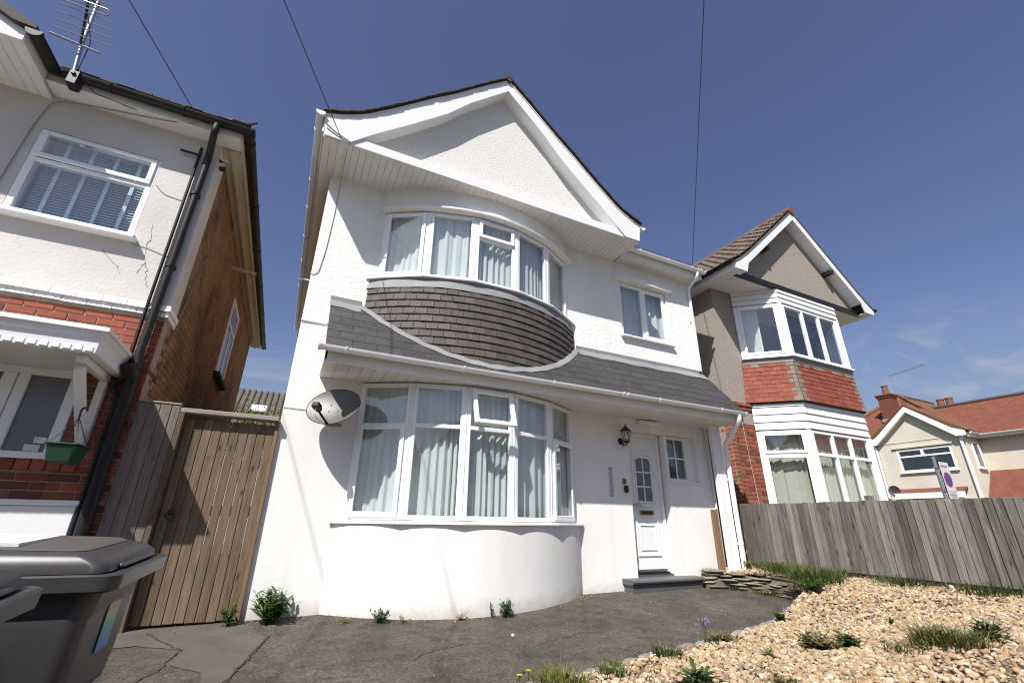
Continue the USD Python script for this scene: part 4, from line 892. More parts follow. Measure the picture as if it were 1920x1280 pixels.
part(fp, 'cap_rail', cbx(-1.455, -1.086, GTY - .062, GTY - .02, 2.076, 2.096, .004), 'gate_rail'); part(fp, 'rail', [bx(-1.455, -1.087, GTY - .032, GTY + .01, z_, z_ + .08) for z_ in (.3, 1.1, 1.8)], 'gate_wood_grey')

SIZE = None
# ------------------------------------------------------------------ side board and boundary fence on the right
tb = thing('timber_board', 'upright brown timber board between the white wall and the white corner pier', 'board', (7.0, 6.05, .3))
part(tb, 'board', cbx(6.855, 6.962, 6.02, 6.06, .2, 1.24, .006), 'timber_brown'); part(tb, 'edge_strip', cbx(6.94, 6.964, 5.99, 6.0199, .2, 1.25, .004), 'timber_brown')
FXF = 7.70
fn = thing('boundary_fence', 'long weathered grey close-boarded fence along the right of the gravel bed', 'fence', (FXF, 4.0, .3))
y = 6.10; k = 0
fr = random.Random(3)
while y > 1.35:
    w_ = fr.uniform(.086, .098); top = 1.345 - .003 * (6.1 - y) + fr.uniform(-.006, .006); bot = .375 - .006 * (6.1 - y)
    if abs(y - 3.95) < .05: top += .075
    v, f = cbx(-.0, .022, 0, w_ + .018, bot, top, .003); v = v.copy(); v[:, 0] -= (1 - v[:, 1] / w_) * .018 ; v[:, 1] = y - v[:, 1]
    f = f[:, ::-1]; part(fn, 'board', (v + [FXF - .012 + fr.uniform(-.002, .002), 0, 0], f), 'fence_wood'); y -= w_
part(fn, 'gravel_board', cbx(FXF - .005, FXF + .03, 1.35, 6.12, .20, .372, .004), 'sleeper')
for z_ in (.5, .85, 1.2): part(fn, 'rail', bx(FXF + .023, FXF + .07, 1.35, 6.1, z_, z_ + .08), 'fence_wood')
for y_ in (6.08, 3.95, 1.6): part(fn, 'fence_post', cbx(FXF + .03, FXF + .12, y_ - .05, y_ + .05, -.1, 1.36, .006), 'fence_wood')
single('sleeper_kerb', xf(cbx(-1.2, 1.2, -.1, .1, -.2, .10, .01), rotz(.62, (5.95, 1.95, .06))), 'sleeper', 'dark reddish timber kerb in the lower right corner of the gravel', 'kerb')

# ------------------------------------------------------------------ overhead telephone wires to a pole across the street
POLE = np.array([-8.9, -10.6, 9.05])
def wire(name, a, label, r=.006):
    a = np.array(a, float); t = np.linspace(0, 1, 40); p = a + (POLE - a) * t[:, None]; p[:, 2] -= .10 * 4 * t * (1 - t)
    p = p + (np.array([0, 0, 0])); return single(name, tube(p, r, 6), 'rope', label, 'wire', smooth=True)
wire('telephone_wire', (-.10, 5.38, 5.94), 'thin black wire rising from the gable corner of the white house')
wire('telephone_wire', (-1.82, 5.74, 5.82), 'thin black wire rising from the gutter of the left house')
wire('telephone_wire', (8.6, 7.1, 7.05), 'thin black wire rising from the tiled roof of the right house')
tp = thing('telegraph_pole', 'tall brown timber telegraph pole across the street where the wires meet', 'pole', (-8.9, -10.6, -.6))
part(tp, 'pole', lathe([(0, -1.0), (.15, -1.0), (.11, 9.3), (0, 9.35)], (-8.9, -10.75, 0), 14), 'timber_brown', smooth=30); part(tp, 'crossarm', bx(-9.5, -8.3, -10.68, -10.60, 8.95, 9.05), 'timber_brown')
# ------------------------------------------------------------------ the house on the left
LY, LXR = 5.70, -1.46
SIZE = ((-1.46, 5.70, 0.0), (-1.562, 6.099, -.0686), 1.07)
LH = thing('left_house', 'left house of white render above red brick with black gutters and a white door canopy', 'house', (-3.5, LY, 0))
up = sg.box(-8.5, 3.06, LXR, 5.47).difference(sg.box(-3.08, 3.86, -1.98, 4.975))
part(LH, 'upper_wall', prism(up, 'y', LY - .015, LY + .22), 'render_left')
lw = sg.box(-8.5, -.6, LXR - .001, 3.06).difference(sg.box(-3.6, 1.47, -1.93, 2.30))
part(LH, 'brick_backing', prism(lw, 'y', LY + .012, LY + .22), 'mortar')
part(LH, 'side_wall', bx(LXR - .22, LXR - .004, LY + .37, 13.4, -.6, 5.47), 'ochre_dash'); part(LH, 'side_backing', bx(LXR - .22, LXR - .012, LY + .22, LY + .37, -.6, 5.47), 'mortar')
part(LH, 'corner_strip', bx(LXR - .2, LXR + .003, LY - .013, LY + .372, 3.06, 5.47), 'render_left')
part(LH, 'rear_wall', bx(-8.5, LXR - .004, 13.4, 13.6, -.6, 5.47), 'ochre_dash'); part(LH, 'ceiling', [bx(-8.4, -1.7, LY + .22, 13.4, 5.3, 5.42), bx(-8.4, -1.7, LY + .22, 13.4, 2.7, 2.85), bx(-8.4, -1.7, 8.5, 8.6, -.1, 5.3)], 'dark_room')
# bricks, one by one, where the picture shows them
gz, bl_, bh = .0765, .225, .0655
def lay(parent, along, fixed, a0, a1, z0, z1, side, mats=('brick_red',) * 5 + ('brick_orange', 'brick_dark'), holes=(), r=None, teeth=False):
    r = r or random.Random(11); k = 0; z = z0
    while z + bh <= z1 + .001:
        a = a0 - (.5 * (bl_ + .01) if k % 2 else 0); end = a1 - (0 if not teeth else (.11 if k % 2 else 0))
        while a < end - .02:
            p0, p1 = max(a, a0), min(a + bl_, end)
            if p1 - p0 > .03 and not any(h[0] < (p0 + p1) / 2 < h[1] and h[2] < z + bh / 2 < h[3] for h in holes):
                d_ = r.uniform(0, .004); m = r.choice(mats)
                if along == 'x': b = cbx(p0, p1, fixed + .005 - d_, fixed + .03, z, z + bh, .004)
                else: b = cbx(fixed - .03, fixed - .004 + d_, p0, p1, z, z + bh, .004) if side > 0 else cbx(fixed + .004 - d_, fixed + .03, p0, p1, z, z + bh, .004)
                part(parent, 'brick', b, m)
            a += bl_ + .01
        z += gz; k += 1
lay(LH, 'x', LY, -2.95, LXR, 2.52, 3.0, -1)
lay(LH, 'x', LY, -1.93, LXR, 1.12, 2.51, -1, r=random.Random(12))
lay(LH, 'x', LY, -2.62, -1.93, 1.12, 1.36, -1, r=random.Random(13), mats=('brick_red', 'brick_red', 'brick_dark'))
x = -2.62
while x < -1.80:
    part(LH, 'sill_brick', cbx(x, x + .1, LY - .02, LY + .04, 1.36, 1.455, .005), 'brick_red'); x += .109
lay(LH, 'y', LXR, LY + .002, LY + .38, 1.60, 3.0, 1, r=random.Random(14), teeth=True, mats=('brick_red', 'brick_orange', 'brick_dark'))
lay(LH, 'y', LXR, LY + .002, LY + .03, .80, 1.6, 1, r=random.Random(15), mats=('brick_red', 'brick_dark'))
lay(LH, 'x', LY, -1.62, LXR, .55, 1.12, -1, r=random.Random(16), mats=('brick_red', 'brick_dark'))
# white painted tile courses between render and brick
x = -4.3; k = 0
while x < LXR:
    for zz, dy, off in ((3.065, .055, 0), (3.005, .035, .1)):
        a_, b_ = x + off, min(x + off + .205, LXR + .02)
        if b_ - a_ > .03:
            v, f = cbx(a_, b_ - .004, 0, .014, 0, .075, .003); v = v.copy(); v[:, 1] = LY - dy + v[:, 1] + v[:, 2] * .35; v[:, 2] += zz + rng.uniform(-.004, .003)
            part(LH, 'painted_tile', (v, f), 'gloss_white')
    x += .207
part(LH, 'painted_tile', [bx(LXR - .01, LXR + .03, LY - .05, LY + .375, 3.07, 3.13), bx(LXR - .01, LXR + .02, LY - .03, LY + .375, 3.01, 3.066)], 'gloss_white')
part(LH, 'plinth', [cbx(-4.5, -1.635, LY - .07, LY + .01, -.6, 1.065, .006)], 'gloss_white'); part(LH, 'plinth_cap', cbx(-4.5, -1.62, LY - .09, LY + .01, 1.0655, 1.112, .006), 'gloss_white')
# upper window with blind
w = flat_window(LH, 'window', -3.08, -1.98, 3.87, 4.97, LY + .02, transoms=[4.575], t=.065)
part(w, 'sash', [wbox(-3.05, -2.01, LY - .035, LY - .0155, 4.60, 4.655), wbox(-3.05, -2.01, LY - .035, LY - .0155, 4.905, 4.955), wbox(-3.05, -2.995, LY - .034, LY - .0155, 4.655, 4.905), wbox(-2.065, -2.01, LY - .034, LY - .0155, 4.655, 4.905)], 'upvc')
part(w, 'pane', bx(-3.015, -2.045, LY + .01, LY + .016, 3.935, 4.55), 'pane_glass'); part(w, 'pane', bx(-2.995, -2.065, LY - .025, LY - .019, 4.655, 4.905), 'pane_glass')
part(w, 'sill', cbx(-3.16, -1.93, LY - .13, LY + .0, 3.822, 3.868, .01), 'gloss_white')
vb = thing('venetian_blind', 'pale blue slatted blind inside the upper window of the left house', 'blind', (-2.53, LY + .14, 3.9))
for k in range(30):
    v, f = bx(-3.0, -2.06, -.022, .022, -.001, .001); c_, s_ = math.cos(.9), math.sin(.9); q = v.copy(); q[:, 1] = v[:, 1] * c_ - v[:, 2] * s_; q[:, 2] = v[:, 1] * s_ + v[:, 2] * c_
    part(vb, 'slat', (q + [0, LY + .15, 3.92 + .0345 * k], f), 'blind')
for x in (-2.86, -2.64, -2.42, -2.20): part(vb, 'tape', bx(x - .018, x + .018, LY + .118, LY + .121, 3.90, 4.95), 'blind_tape')
# door, glazed side light, canopy on a gallows bracket
w = part(LH, 'door_screen', [wbox(-2.02, -1.935, LY - .03, LY + .05, 1.46, 2.30), wbox(-3.6, -2.02, LY - .029, LY + .05, 2.225, 2.30), wbox(-3.6, -2.02, LY - .029, LY + .05, 1.46, 1.52), wbox(-2.40, -2.315, LY - .03, LY + .05, 1.52, 2.225), wbox(-2.50, -2.405, LY - .045, LY + .04, 1.52, 2.225), wbox(-3.6, -2.82, LY - .03, LY + .04, 1.52, 2.2)], 'upvc')
part(w, 'pane', bx(-2.315, -2.02, LY + .0, LY + .006, 1.52, 2.225), 'obscure_glass'); part(w, 'pane', bx(-2.82, -2.50, LY + .0, LY + .006, 1.52, 2.225), 'obscure_glass')
part(w, 'notice', cbx(-2.12, -2.03, LY - .012, LY - .001, 1.60, 1.655, .001), 'sticker_white'); part(w, 'notice', cbx(-2.17, -2.06, LY - .014, LY - .001, 1.525, 1.585, .001), 'sticker_white')
part(w, 'door_handle', cbx(-2.48, -2.45, LY - .075, LY - .046, 1.66, 1.78, .006), 'metal_grey')
CYF = 4.84; CXR = -1.60
cp = part(LH, 'door_canopy', [bx(-4.2, CXR - .065, CYF + .065, LY - .001, 2.375, 2.50)], 'soffit_white')
cprof = [(0, 2.515), (-.0, 2.49), (-.018, 2.485), (-.03, 2.455), (-.05, 2.43), (-.055, 2.40), (-.06, 2.30), (-.075, 2.295), (-.12, 2.295), (-.12, 2.515)]
part(LH, 'canopy_cornice', sweep([(q[0], q[1]) for q in cprof], [(-4.2, CYF, 0), (CXR, CYF, 0), (CXR, LY - .01, 0)]), 'gloss_white', smooth=30)
part(LH, 'canopy_lead', bx(-4.2, CXR - .01, CYF + .02, LY - .01, 2.516, 2.535), 'gloss_white')
part(LH, 'canopy_soffit', bx(-4.2, CXR - .121, CYF + .121, LY - .01, 2.30, 2.315), 'soffit_white')
for k in range(22):
    x = CXR - .075 - .075 * k; part(LH, 'dentil', cbx(x - .060, x, CYF + .052, CYF + .0745, 2.305, 2.355, .006), 'gloss_white')
for k in range(9):
    y = CYF + .10 + .088 * k; part(LH, 'dentil', cbx(CXR - .0745, CXR - .052, y, y + .068, 2.305, 2.355, .006), 'gloss_white')
part(LH, 'gallows_bracket', [cbx(-1.80, -1.735, CYF + .14, LY - .001, 2.225, 2.298, .006), cbx(-1.80, -1.735, LY - .072, LY - .001, 1.55, 2.224, .006), xf(cbx(-.032, .032, -.04, .04, 0, .83, .006), np.array([[1, 0, 0, -1.768], [0, math.cos(.82), -math.sin(.82), LY - .06], [0, math.sin(.82), math.cos(.82), 1.62], [0, 0, 0, 1]]))], 'soffit_white')
# eaves
part(LH, 'soffit', bx(-3.2, -1.24, LY - .24, LY - .016, 5.44, 5.455), 'soffit_white'); part(LH, 'soffit', bx(LXR + .001, -1.24, LY - .0, 13.8, 5.44, 5.455), 'cream_metal')
part(LH, 'fascia', bx(-3.2, -1.24, LY - .262, LY - .24, 5.43, 5.57), 'soffit_white'); part(LH, 'fascia', [bx(-1.24, -1.218, LY - .26, 13.8, 5.43, 5.57), bx(-1.36, -1.33, LY, 13.8, 5.405, 5.44)], 'cream_metal')
gutter(LH, [(-3.05, LY - .325, 5.555), (-1.10, LY - .325, 5.555)], mat_='black_plastic', r=.062, brackets=(.5, 1.2)); gutter(LH, [(-1.155, LY - .33, 5.55), (-1.155, 14.0, 5.55)], mat_='black_plastic', r=.062, brackets=(.2, 1.6, 3, 4.5, 6, 7.5))
def slab(tri, th=.08):
    v = np.array(tri, float); n = np.cross(v[1] - v[0], v[2] - v[0]); n /= np.linalg.norm(n); n = n if n[2] > 0 else -n; k = len(v); w = np.vstack([v, v - n * th]); f = [[0, i, i + 1] for i in range(1, k - 1)] + [[k, k + i + 1, k + i] for i in range(1, k - 1)]
    for i in range(k): j = (i + 1) % k; f += [[i, k + i, k + j], [i, k + j, j]]
    tm = trimesh.Trimesh(w, np.array(f), process=False); trimesh.repair.fix_normals(tm); return np.array(tm.vertices), np.array(tm.faces)
part(LH, 'roof', slab([(-8.5, LY - .30, 5.62), (-1.18, LY - .30, 5.62), (-4.9, 9.2, 8.4), (-8.5, 9.2, 8.4)], .05), 'dark_tile'); part(LH, 'roof', slab([(-1.18, LY - .30, 5.62), (-1.18, 13.9, 5.62), (-4.9, 10.2, 8.4), (-4.9, 9.2, 8.4)], .05), 'dark_tile')
rt = []
x = -3.0
while x < -1.2:
    rt.append(cbx(x, x + .16, LY - .345 - rng.uniform(0, .01), LY - .1, 5.60 + rng.uniform(-.004, .01), 5.622 + rng.uniform(0, .01), .004)); x += .165
part(LH, 'eaves_tiles', rt, 'dark_tile', kind='stuff')
part(LH, 'hip_tile', [tube(arcpath([(-1.2, LY - .28, 5.63), (-1.16, LY - .34, 5.66), (-1.1, LY - .36, 5.70)], .02), .02, 6), cbx(-1.36, -1.17, LY - .36, LY - .1, 5.62, 5.66, .01), tube([(-1.22, LY - .26, 5.66), (-3.04, 7.27, 7.0)], .07, 8)], 'dark_tile')
# gable over the left part
part(LH, 'gable_box', [bx(-8.5, -3.12, 4.93, LY - .016, 5.395, 5.41)], 'soffit_white')
for k in range(14): part(LH, 'soffit_board', cbx(-3.12 - .1 * (k + 1), -3.12 - .1 * k - .004, 4.93, LY - .016, 5.383, 5.394, .003), 'soffit_white')
part(LH, 'gable_fascia', [prism([(-3.10, 5.375), (-3.10, 5.50), (-4.6, 6.25), (-8.5, 6.25), (-8.5, 5.9), (-4.6, 5.9), (-3.6, 5.40), (-3.35, 5.375)], 'y', 4.90, 4.928)], 'gloss_white'); part(LH, 'gable_side_fascia', bx(-3.118, -3.10, 4.9285, LY - .3, 5.375, 5.50), 'soffit_white')
part(LH, 'gable_roof', prism([(-3.02, 5.52), (-3.02, 5.56), (-4.6, 6.36), (-8.5, 6.36), (-8.5, 6.25), (-4.6, 6.28), (-3.2, 5.54)], 'y', 4.84, 6.6), 'dark_tile')
gutter(LH, [(-3.03, 4.86, 5.50), (-3.03, LY - .36, 5.52)], mat_='black_plastic', r=.062)
# pipes and cables
pipe(LH, [(-1.50, LY - .325, 5.50), (-1.50, LY - .325, 5.38), (-1.545, LY - .07, 5.22), (-1.56, LY - .07, 2.50)], mat_='black_plastic', r=.040, clips=(((-1.556, LY - .07, 4.6), .055), ((-1.558, LY - .07, 3.6), .055)))
pipe(LH, [(-1.555, LY - .075, 2.52), (-1.53, LY - .075, .3)], mat_='black_plastic', r=.056, clips=(((-1.552, LY - .075, 2.40), .05),)); pipe(LH, [(-1.60, LY - .07, 2.30), (-1.70, LY - .07, 2.20), (-1.62, LY - .05, 2.1), (-1.615, LY - .05, .6)], name='waste_pipe', mat_='black_plastic', r=.024)
pipe(LH, [(-1.60, LY - .14, 2.42), (-1.56, LY - .08, 2.30)], name='pipe_elbow', mat_='black_plastic', r=.065)
part(LH, 'side_pipe', tube([(-1.645, LY - .05, 5.3), (-1.64, LY - .05, 3.0), (-1.63, LY - .05, 2.45)], .016, 8), 'black_plastic', smooth=True)
for q_ in ([(-1.86, LY - .017, 4.10), (-1.82, LY - .017, 3.95), (-1.84, LY - .017, 3.80), (-1.80, LY - .017, 3.60), (-1.83, LY - .017, 3.42)], [(-1.80, LY - .017, 3.62), (-1.76, LY - .017, 3.52), (-1.74, LY - .017, 3.38), (-1.69, LY - .017, 3.30)], [(-2.18, LY - .017, 3.66), (-2.12, LY - .017, 3.58), (-2.02, LY - .017, 3.50), (-1.95, LY - .017, 3.38)]):
    f_ = np.vstack([np.linspace(a_, b_, 6)[:-1] for a_, b_ in zip(np.array(q_), np.array(q_)[1:])]); f_[:, 0] += nrg.normal(0, .007, len(f_)); part(LH, 'wall_crack', tube(f_, nrg.uniform(.001, .0034, len(f_)), 4), 'cable_grey')
part(LH, 'aerial_bracket', cbx(-1.84, -1.62, LY - .075, LY - .05, 5.165, 5.19, .004), 'black_plastic')
part(LH, 'overflow_pipe', tube([(LXR - .05, 8.4, 5.1), (LXR + .38, 8.4, 5.06)], .035, 10), 'cream_metal', smooth=True)
part(LH, 'wall_cable', [tube(arcpath([(-3.19, LY - .025, 3.9), (-3.15, LY - .025, 5.0), (-3.1, LY - .03, 5.36), (-2.9, LY - .03, 5.425), (-2.0, LY - .2, 5.425), (-1.7, LY - .3, 5.45)], .1), .005, 5), tube(arcpath([(-1.95, LY - .02, 4.62), (-1.85, LY - .02, 4.52), (-1.66, LY - .02, 4.5)], .08), .003, 5), tube(arcpath([(-1.97, LY - .02, 3.80), (-1.8, LY - .02, 3.78), (-1.6, LY - .02, 3.72)], .05), .003, 5),
     tube(arcpath([(LXR + .01, 6.3, 5.3), (LXR + .05, 6.35, 5.0), (LXR + .02, 6.6, 4.4), (LXR + .02, 6.25, 3.6), (LXR + .02, 6.1, 2.9)], .2), .006, 5), tube(arcpath([(LXR + .2, 6.2, 5.3), (LXR + .22, 6.8, 4.9), (LXR + .03, 6.9, 4.5), (LXR + .02, 6.35, 4.1), (LXR + .02, 6.15, 3.2)], .2), .004, 5)], 'cable_grey', smooth=True)
w = part(LH, 'side_window', [wbox(LXR - .05, LXR + .02, 9.42, 9.50, 3.47, 4.97), wbox(LXR - .05, LXR + .02, 10.45, 10.53, 3.47, 4.97), wbox(LXR - .05, LXR + .019, 9.5, 10.45, 3.47, 3.55), wbox(LXR - .05, LXR + .019, 9.5, 10.45, 4.89, 4.97), wbox(LXR - .05, LXR + .018, 9.5, 10.45, 4.45, 4.51), wbox(LXR - .05, LXR + .017, 9.93, 9.99, 3.55, 4.45)], 'upvc')
part(w, 'pane', bx(LXR - .002, LXR + .004, 9.5, 10.45, 3.55, 4.89), 'obscure_glass'); part(w, 'sill', bx(LXR - .004, LXR + .09, 9.35, 10.6, 3.40, 3.465), 'dark_tile')
fl_ = thing('flood_light', 'small white flood light under the black gutter corner of the left house', 'lamp', (-1.38, 5.75, 5.2))
part(fl_, 'arm', tube([(LXR, 5.78, 5.28), (-1.40, 5.72, 5.26)], .022, 8), 'black_plastic'); part(fl_, 'head', xf(lathe([(0, 0), (.03, 0), (.05, .05), (.052, .09), (.045, .092), (0, .06)], (0, 0, 0), 14), frame((-1.39, 5.72, 5.27), (1, 0, 0), (0, -.6, -.8), (.2, -.75, -.6))), 'soffit_white', smooth=30); part(fl_, 'sensor', cbx(-1.43, -1.36, 5.70, 5.76, 5.11, 5.16, .012), 'black_plastic')
# television aerial
ta = thing('television_aerial', 'metal television aerial with many cross rods on the left roof edge', 'aerial', (-2.86, 5.35, 5.5))
part(ta, 'mast', tube([(-2.86, 5.34, 5.40), (-2.93, 5.34, 5.95), (-3.04, 5.36, 7.3)], .019, 8), 'metal_grey', smooth=True); part(ta, 'mast_bracket', [cbx(-2.90, -2.81, 5.30, 5.44, 5.38, 5.56, .006), bx(-2.875, -2.845, 5.28, 5.40, 5.5, 5.53)], 'dark_iron')
bo = np.array([-2.935, 5.34, 6.02]); bd = np.array([-.06, -.28, .96]); bd /= np.linalg.norm(bd)
b0 = bo + np.array([.03, -.07, -.12])
part(ta, 'boom', tube([b0, b0 + bd * 1.35], .013, 6), 'dark_iron')
for k in range(11):
    c = b0 + bd * (.10 + .095 * k) + np.array([0, -.01, 0]); h = .27 - .006 * k; part(ta, 'rod', tube([c + np.array([-h, .02, .02]), c + np.array([h, -.02, -.02])], .0065, 5), 'metal_grey')
for q_ in [tube(arcpath([b0 + bd * .42 + np.array([-.2, -.03, 0]), b0 + bd * .42 + np.array([.2, -.03, 0]), b0 + bd * .50 + np.array([.2, -.03, 0]), b0 + bd * .50 + np.array([-.2, -.03, 0]), b0 + bd * .42 + np.array([-.2, -.03, 0])], .03), .008, 6), tube([b0 + np.array([-.27, 0, .03]), b0 + np.array([.18, 0, -.02])], .012, 6)]: part(ta, 'dipole', q_, 'metal_grey')
part(ta, 'cable', tube(arcpath([b0 + bd * .45, b0 + np.array([.06, .02, .1]), (-2.87, 5.36, 5.6), (-2.7, 5.42, 5.44), (-2.3, 5.47, 5.42)], .05), .005, 5), 'rope')
for k in range(7): part(ta, 'director', tube([b0 + bd * (.55 + .09 * k) + np.array([-.10, -.05, .03 * (-1) ** k]), b0 + bd * (.55 + .09 * k) + np.array([.10, .04, .02])], .009, 5), 'dark_iron')
# hanging green trough
hb = thing('hanging_planter', 'dark green plastic planter hanging from the canopy bracket by a hook', 'planter', (-1.76, 5.2, 1.5))
v, f = cbx(-.10, .10, -.16, .16, 0, .15, .012); v = v.copy(); k_ = .78 + .22 * v[:, 2:3] / .15; v[:, :2] *= k_
part(hb, 'pot', (v + [-1.735, 5.30, 1.40], f), 'green_plastic'); part(hb, 'rim', cbx(-1.845, -1.625, 5.13, 5.47, 1.545, 1.562, .004), 'green_plastic')
part(hb, 'hook', tube(arcpath([(-1.735, 5.30, 1.80), (-1.74, 5.30, 1.88), (-1.70, 5.30, 1.90), (-1.70, 5.30, 1.865)], .03), .008, 6), 'dark_iron', smooth=True); part(hb, 'hanger', [tube([(-1.735, 5.3, 1.80), (-1.735 + a_, 5.3 + b_, 1.55)], .0035, 5) for a_, b_ in ((-.09, -.15), (.09, -.15), (.09, .15), (-.09, .15))] + [tube([(-1.735, 5.30, 1.88), (-1.76, 5.33, 2.0)], .004, 5)], 'rope')
SIZE = None
# ------------------------------------------------------------------ the house on the right
RY, RXL, RXR = 6.1, 7.90, 12.3
SIZE = ((7.90, 6.10, 0.0), (8.295, 6.405, -.049), 1.05)
RH = thing('right_house', 'right house of brown pebbledash and red brick with a canted bay and pantiled gable', 'house', (10.1, RY, 0))
BW = [(8.52, RY), (9.20, 5.46), (11.28, 5.46), (11.96, RY)]        # plan of the canted bay
wall = sg.box(RXL, 2.9, RXR, 5.95).difference(sg.box(8.62, 4.36, 11.86, 5.56))
part(RH, 'upper_wall', prism(wall, 'y', RY, RY + .22), 'brown_dash')
part(RH, 'brick_backing', prism(sg.box(RXL + .004, -.2, RXR, 3.32).difference(sg.box(8.66, 1.0, 11.82, 2.77)), 'y', RY + .012, RY + .21), 'mortar')
part(RH, 'side_wall', bx(RXL + .002, RXL + .22, RY + .22, 14, -.2, 5.95), 'brown_dash'); part(RH, 'side_wall', bx(RXR - .22, RXR, RY + .22, 14, -.2, 5.95), 'brown_dash'); part(RH, 'rear_wall', bx(RXL, RXR, 14, 14.2, -.2, 5.95), 'brown_dash')
part(RH, 'side_wall', bx(RXL + .003, RXL + .2, RY + .36, RY + .5, -.2, 3.31), 'brown_dash'); part(RH, 'side_backing', bx(RXL + .006, RXL + .2, RY + .015, RY + .37, -.2, 3.31), 'mortar')
part(RH, 'ceiling', [bx(8.1, 12.1, RY + .22, 14, 5.8, 5.93), bx(8.1, 12.1, RY + .22, 14, 2.85, 3.0), bx(8.1, 12.1, 9.5, 9.6, -.1, 5.9)], 'dark_room')
rr = random.Random(31)
lay(RH, 'x', RY, RXL, 8.68, 1.22, 3.18, -1, r=rr, mats=('brick_orange', 'brick_orange', 'brick_red', 'brick_dark'))
lay(RH, 'y', RXL, RY + .002, RY + .33, 1.22, 3.18, -1, r=rr, teeth=True, mats=('brick_orange', 'brick_orange', 'brick_red'))
for k, (dz, dy) in enumerate(((3.185, .03), (3.262, .055))):
    x = RXL - dy
    while x < 8.52:
        xb = min(x + .225, 8.52); part(RH, 'brick', cbx(x, xb - .01, RY - dy, RY + .04, dz, dz + .066, .004), 'brick_red'); x = xb
    part(RH, 'brick', cbx(RXL - dy, RXL + .03, RY + .045, RY + .3, dz, dz + .066, .004), 'brick_orange')
def bay_pts(e, z):
    """plan of the bay pushed out by e"""
    p = np.array(BW); out = []
    n = [np.array([-(p[1] - p[0])[1], (p[1] - p[0])[0]]), np.array([0, 1.]), np.array([-(p[3] - p[2])[1], (p[3] - p[2])[0]])]
    n = [-k / np.linalg.norm(k) for k in n]; n[0] = n[0] if n[0][1] < 0 else -n[0]; n[2] = n[2] if n[2][1] < 0 else -n[2]; n[1] = np.array([0, -1.])
    m1 = n[0] + n[1]; m1 = m1 / (m1 @ n[1]); m2 = n[2] + n[1]; m2 = m2 / (m2 @ n[1])
    q = [p[0] + n[0] * e, p[1] + m1 * e, p[2] + m2 * e, p[3] + n[2] * e]
    for a, b in ((0, 1), (3, 2)):       # slide the outer ends back onto the wall
        dr = q[a] - q[b]; q[a] = q[b] + dr * ((RY - q[b][1]) / dr[1])
    return [np.array([*k, z]) for k in q]
def bay_window(z0, z1, trans, name):
    fr_, panes = [], []
    p = [np.array([*k, 0]) for k in BW]
    cells = []
    for k in range(3):
        a, b = p[k], p[k + 1]; wv = np.linalg.norm(b - a); u = (b - a) / wv; M = frame(a, u, [u[1], -u[0], 0])
        lights = 3 if k == 1 else 1; side = .10 if k != 1 else .13
        us = [side] + [side + (wv - 2 * side) * j / lights for j in range(1, lights)] + [wv - side]
        o = [wbox(.0, side, -.04, .035, z0, z1, .01), wbox(wv - side, wv, -.04, .035, z0, z1, .01), wbox(side, wv - side, -.039, .034, z0, z0 + .07), wbox(side, wv - side, -.039, .034, z1 - .06, z1)]
        for j in range(1, lights): o.append(wbox(us[j] - .032, us[j] + .032, -.038, .036, z0 + .07, z1 - .06))
        for j in range(lights):
            ua, ub = us[j] + (.032 if j else 0), us[j + 1] - (.032 if j < lights - 1 else 0)
            zz = [(z0 + .07, z1 - .06)] if trans is None else [(z0 + .07, trans - .03), (trans + .03, z1 - .06)]
            if trans is not None: o.append(wbox(ua, ub, -.037, .033, trans - .03, trans + .03))
            for (za, zb) in zz:
                if k != 1:
                    o += rect_frame(ua - .01, ub + .01, za - .01, zb + .01, .05, .034, .055); panes.append((pane_box(ua + .04, ub - .04, za + .04, zb - .04, .036), M))
                else: panes.append((pane_box(ua, ub, za, zb, .0), M))
        fr_ += [xf(q, M) for q in o]
    for k in (1, 2):
        fr_.append(tube([p[k] + [0, -.012, z0], p[k] + [0, -.012, z1]], .05, 10))
    n = part(RH, name, fr_, 'upvc')
    for q, M in panes: part(n, 'pane', xf(q, M), 'pane_glass')
    part(n, 'sill', sweep([(-.06, 0), (.10, -.012), (.105, -.045), (.08, -.05), (-.06, -.045)], bay_pts(.01, z0)), 'upvc')
bay_window(1.02, 2.77, 2.30, 'bay_window'); bay_window(4.345, 5.57, None, 'bay_window')
# boards above both windows
def boards(z0, n, h, e):
    for k in range(n):
        za = z0 + k * h
        part(RH, 'cladding_board', sweep([(0, 0), (e + .022, .0), (e + .024, .006), (e + .004, h - .006), (0, h - .006)], bay_pts(0.0, za)), 'gloss_white')
boards(2.79, 4, .155, .03); boards(5.585, 3, .125, .03)
part(RH, 'bay_core', [sweep([(-.3, 0), (.028, 0), (.028, 1.62), (-.3, 1.62)], bay_pts(0, 2.775)), sweep([(-.3, 0), (.02, 0), (.02, .375), (-.3, .375)], bay_pts(0, 5.572))], 'mortar')
part(RH, 'bay_base', sweep([(-.3, 0), (.02, 0), (.02, 1.2), (-.3, 1.2)], bay_pts(0, -.2)), 'brick_red')
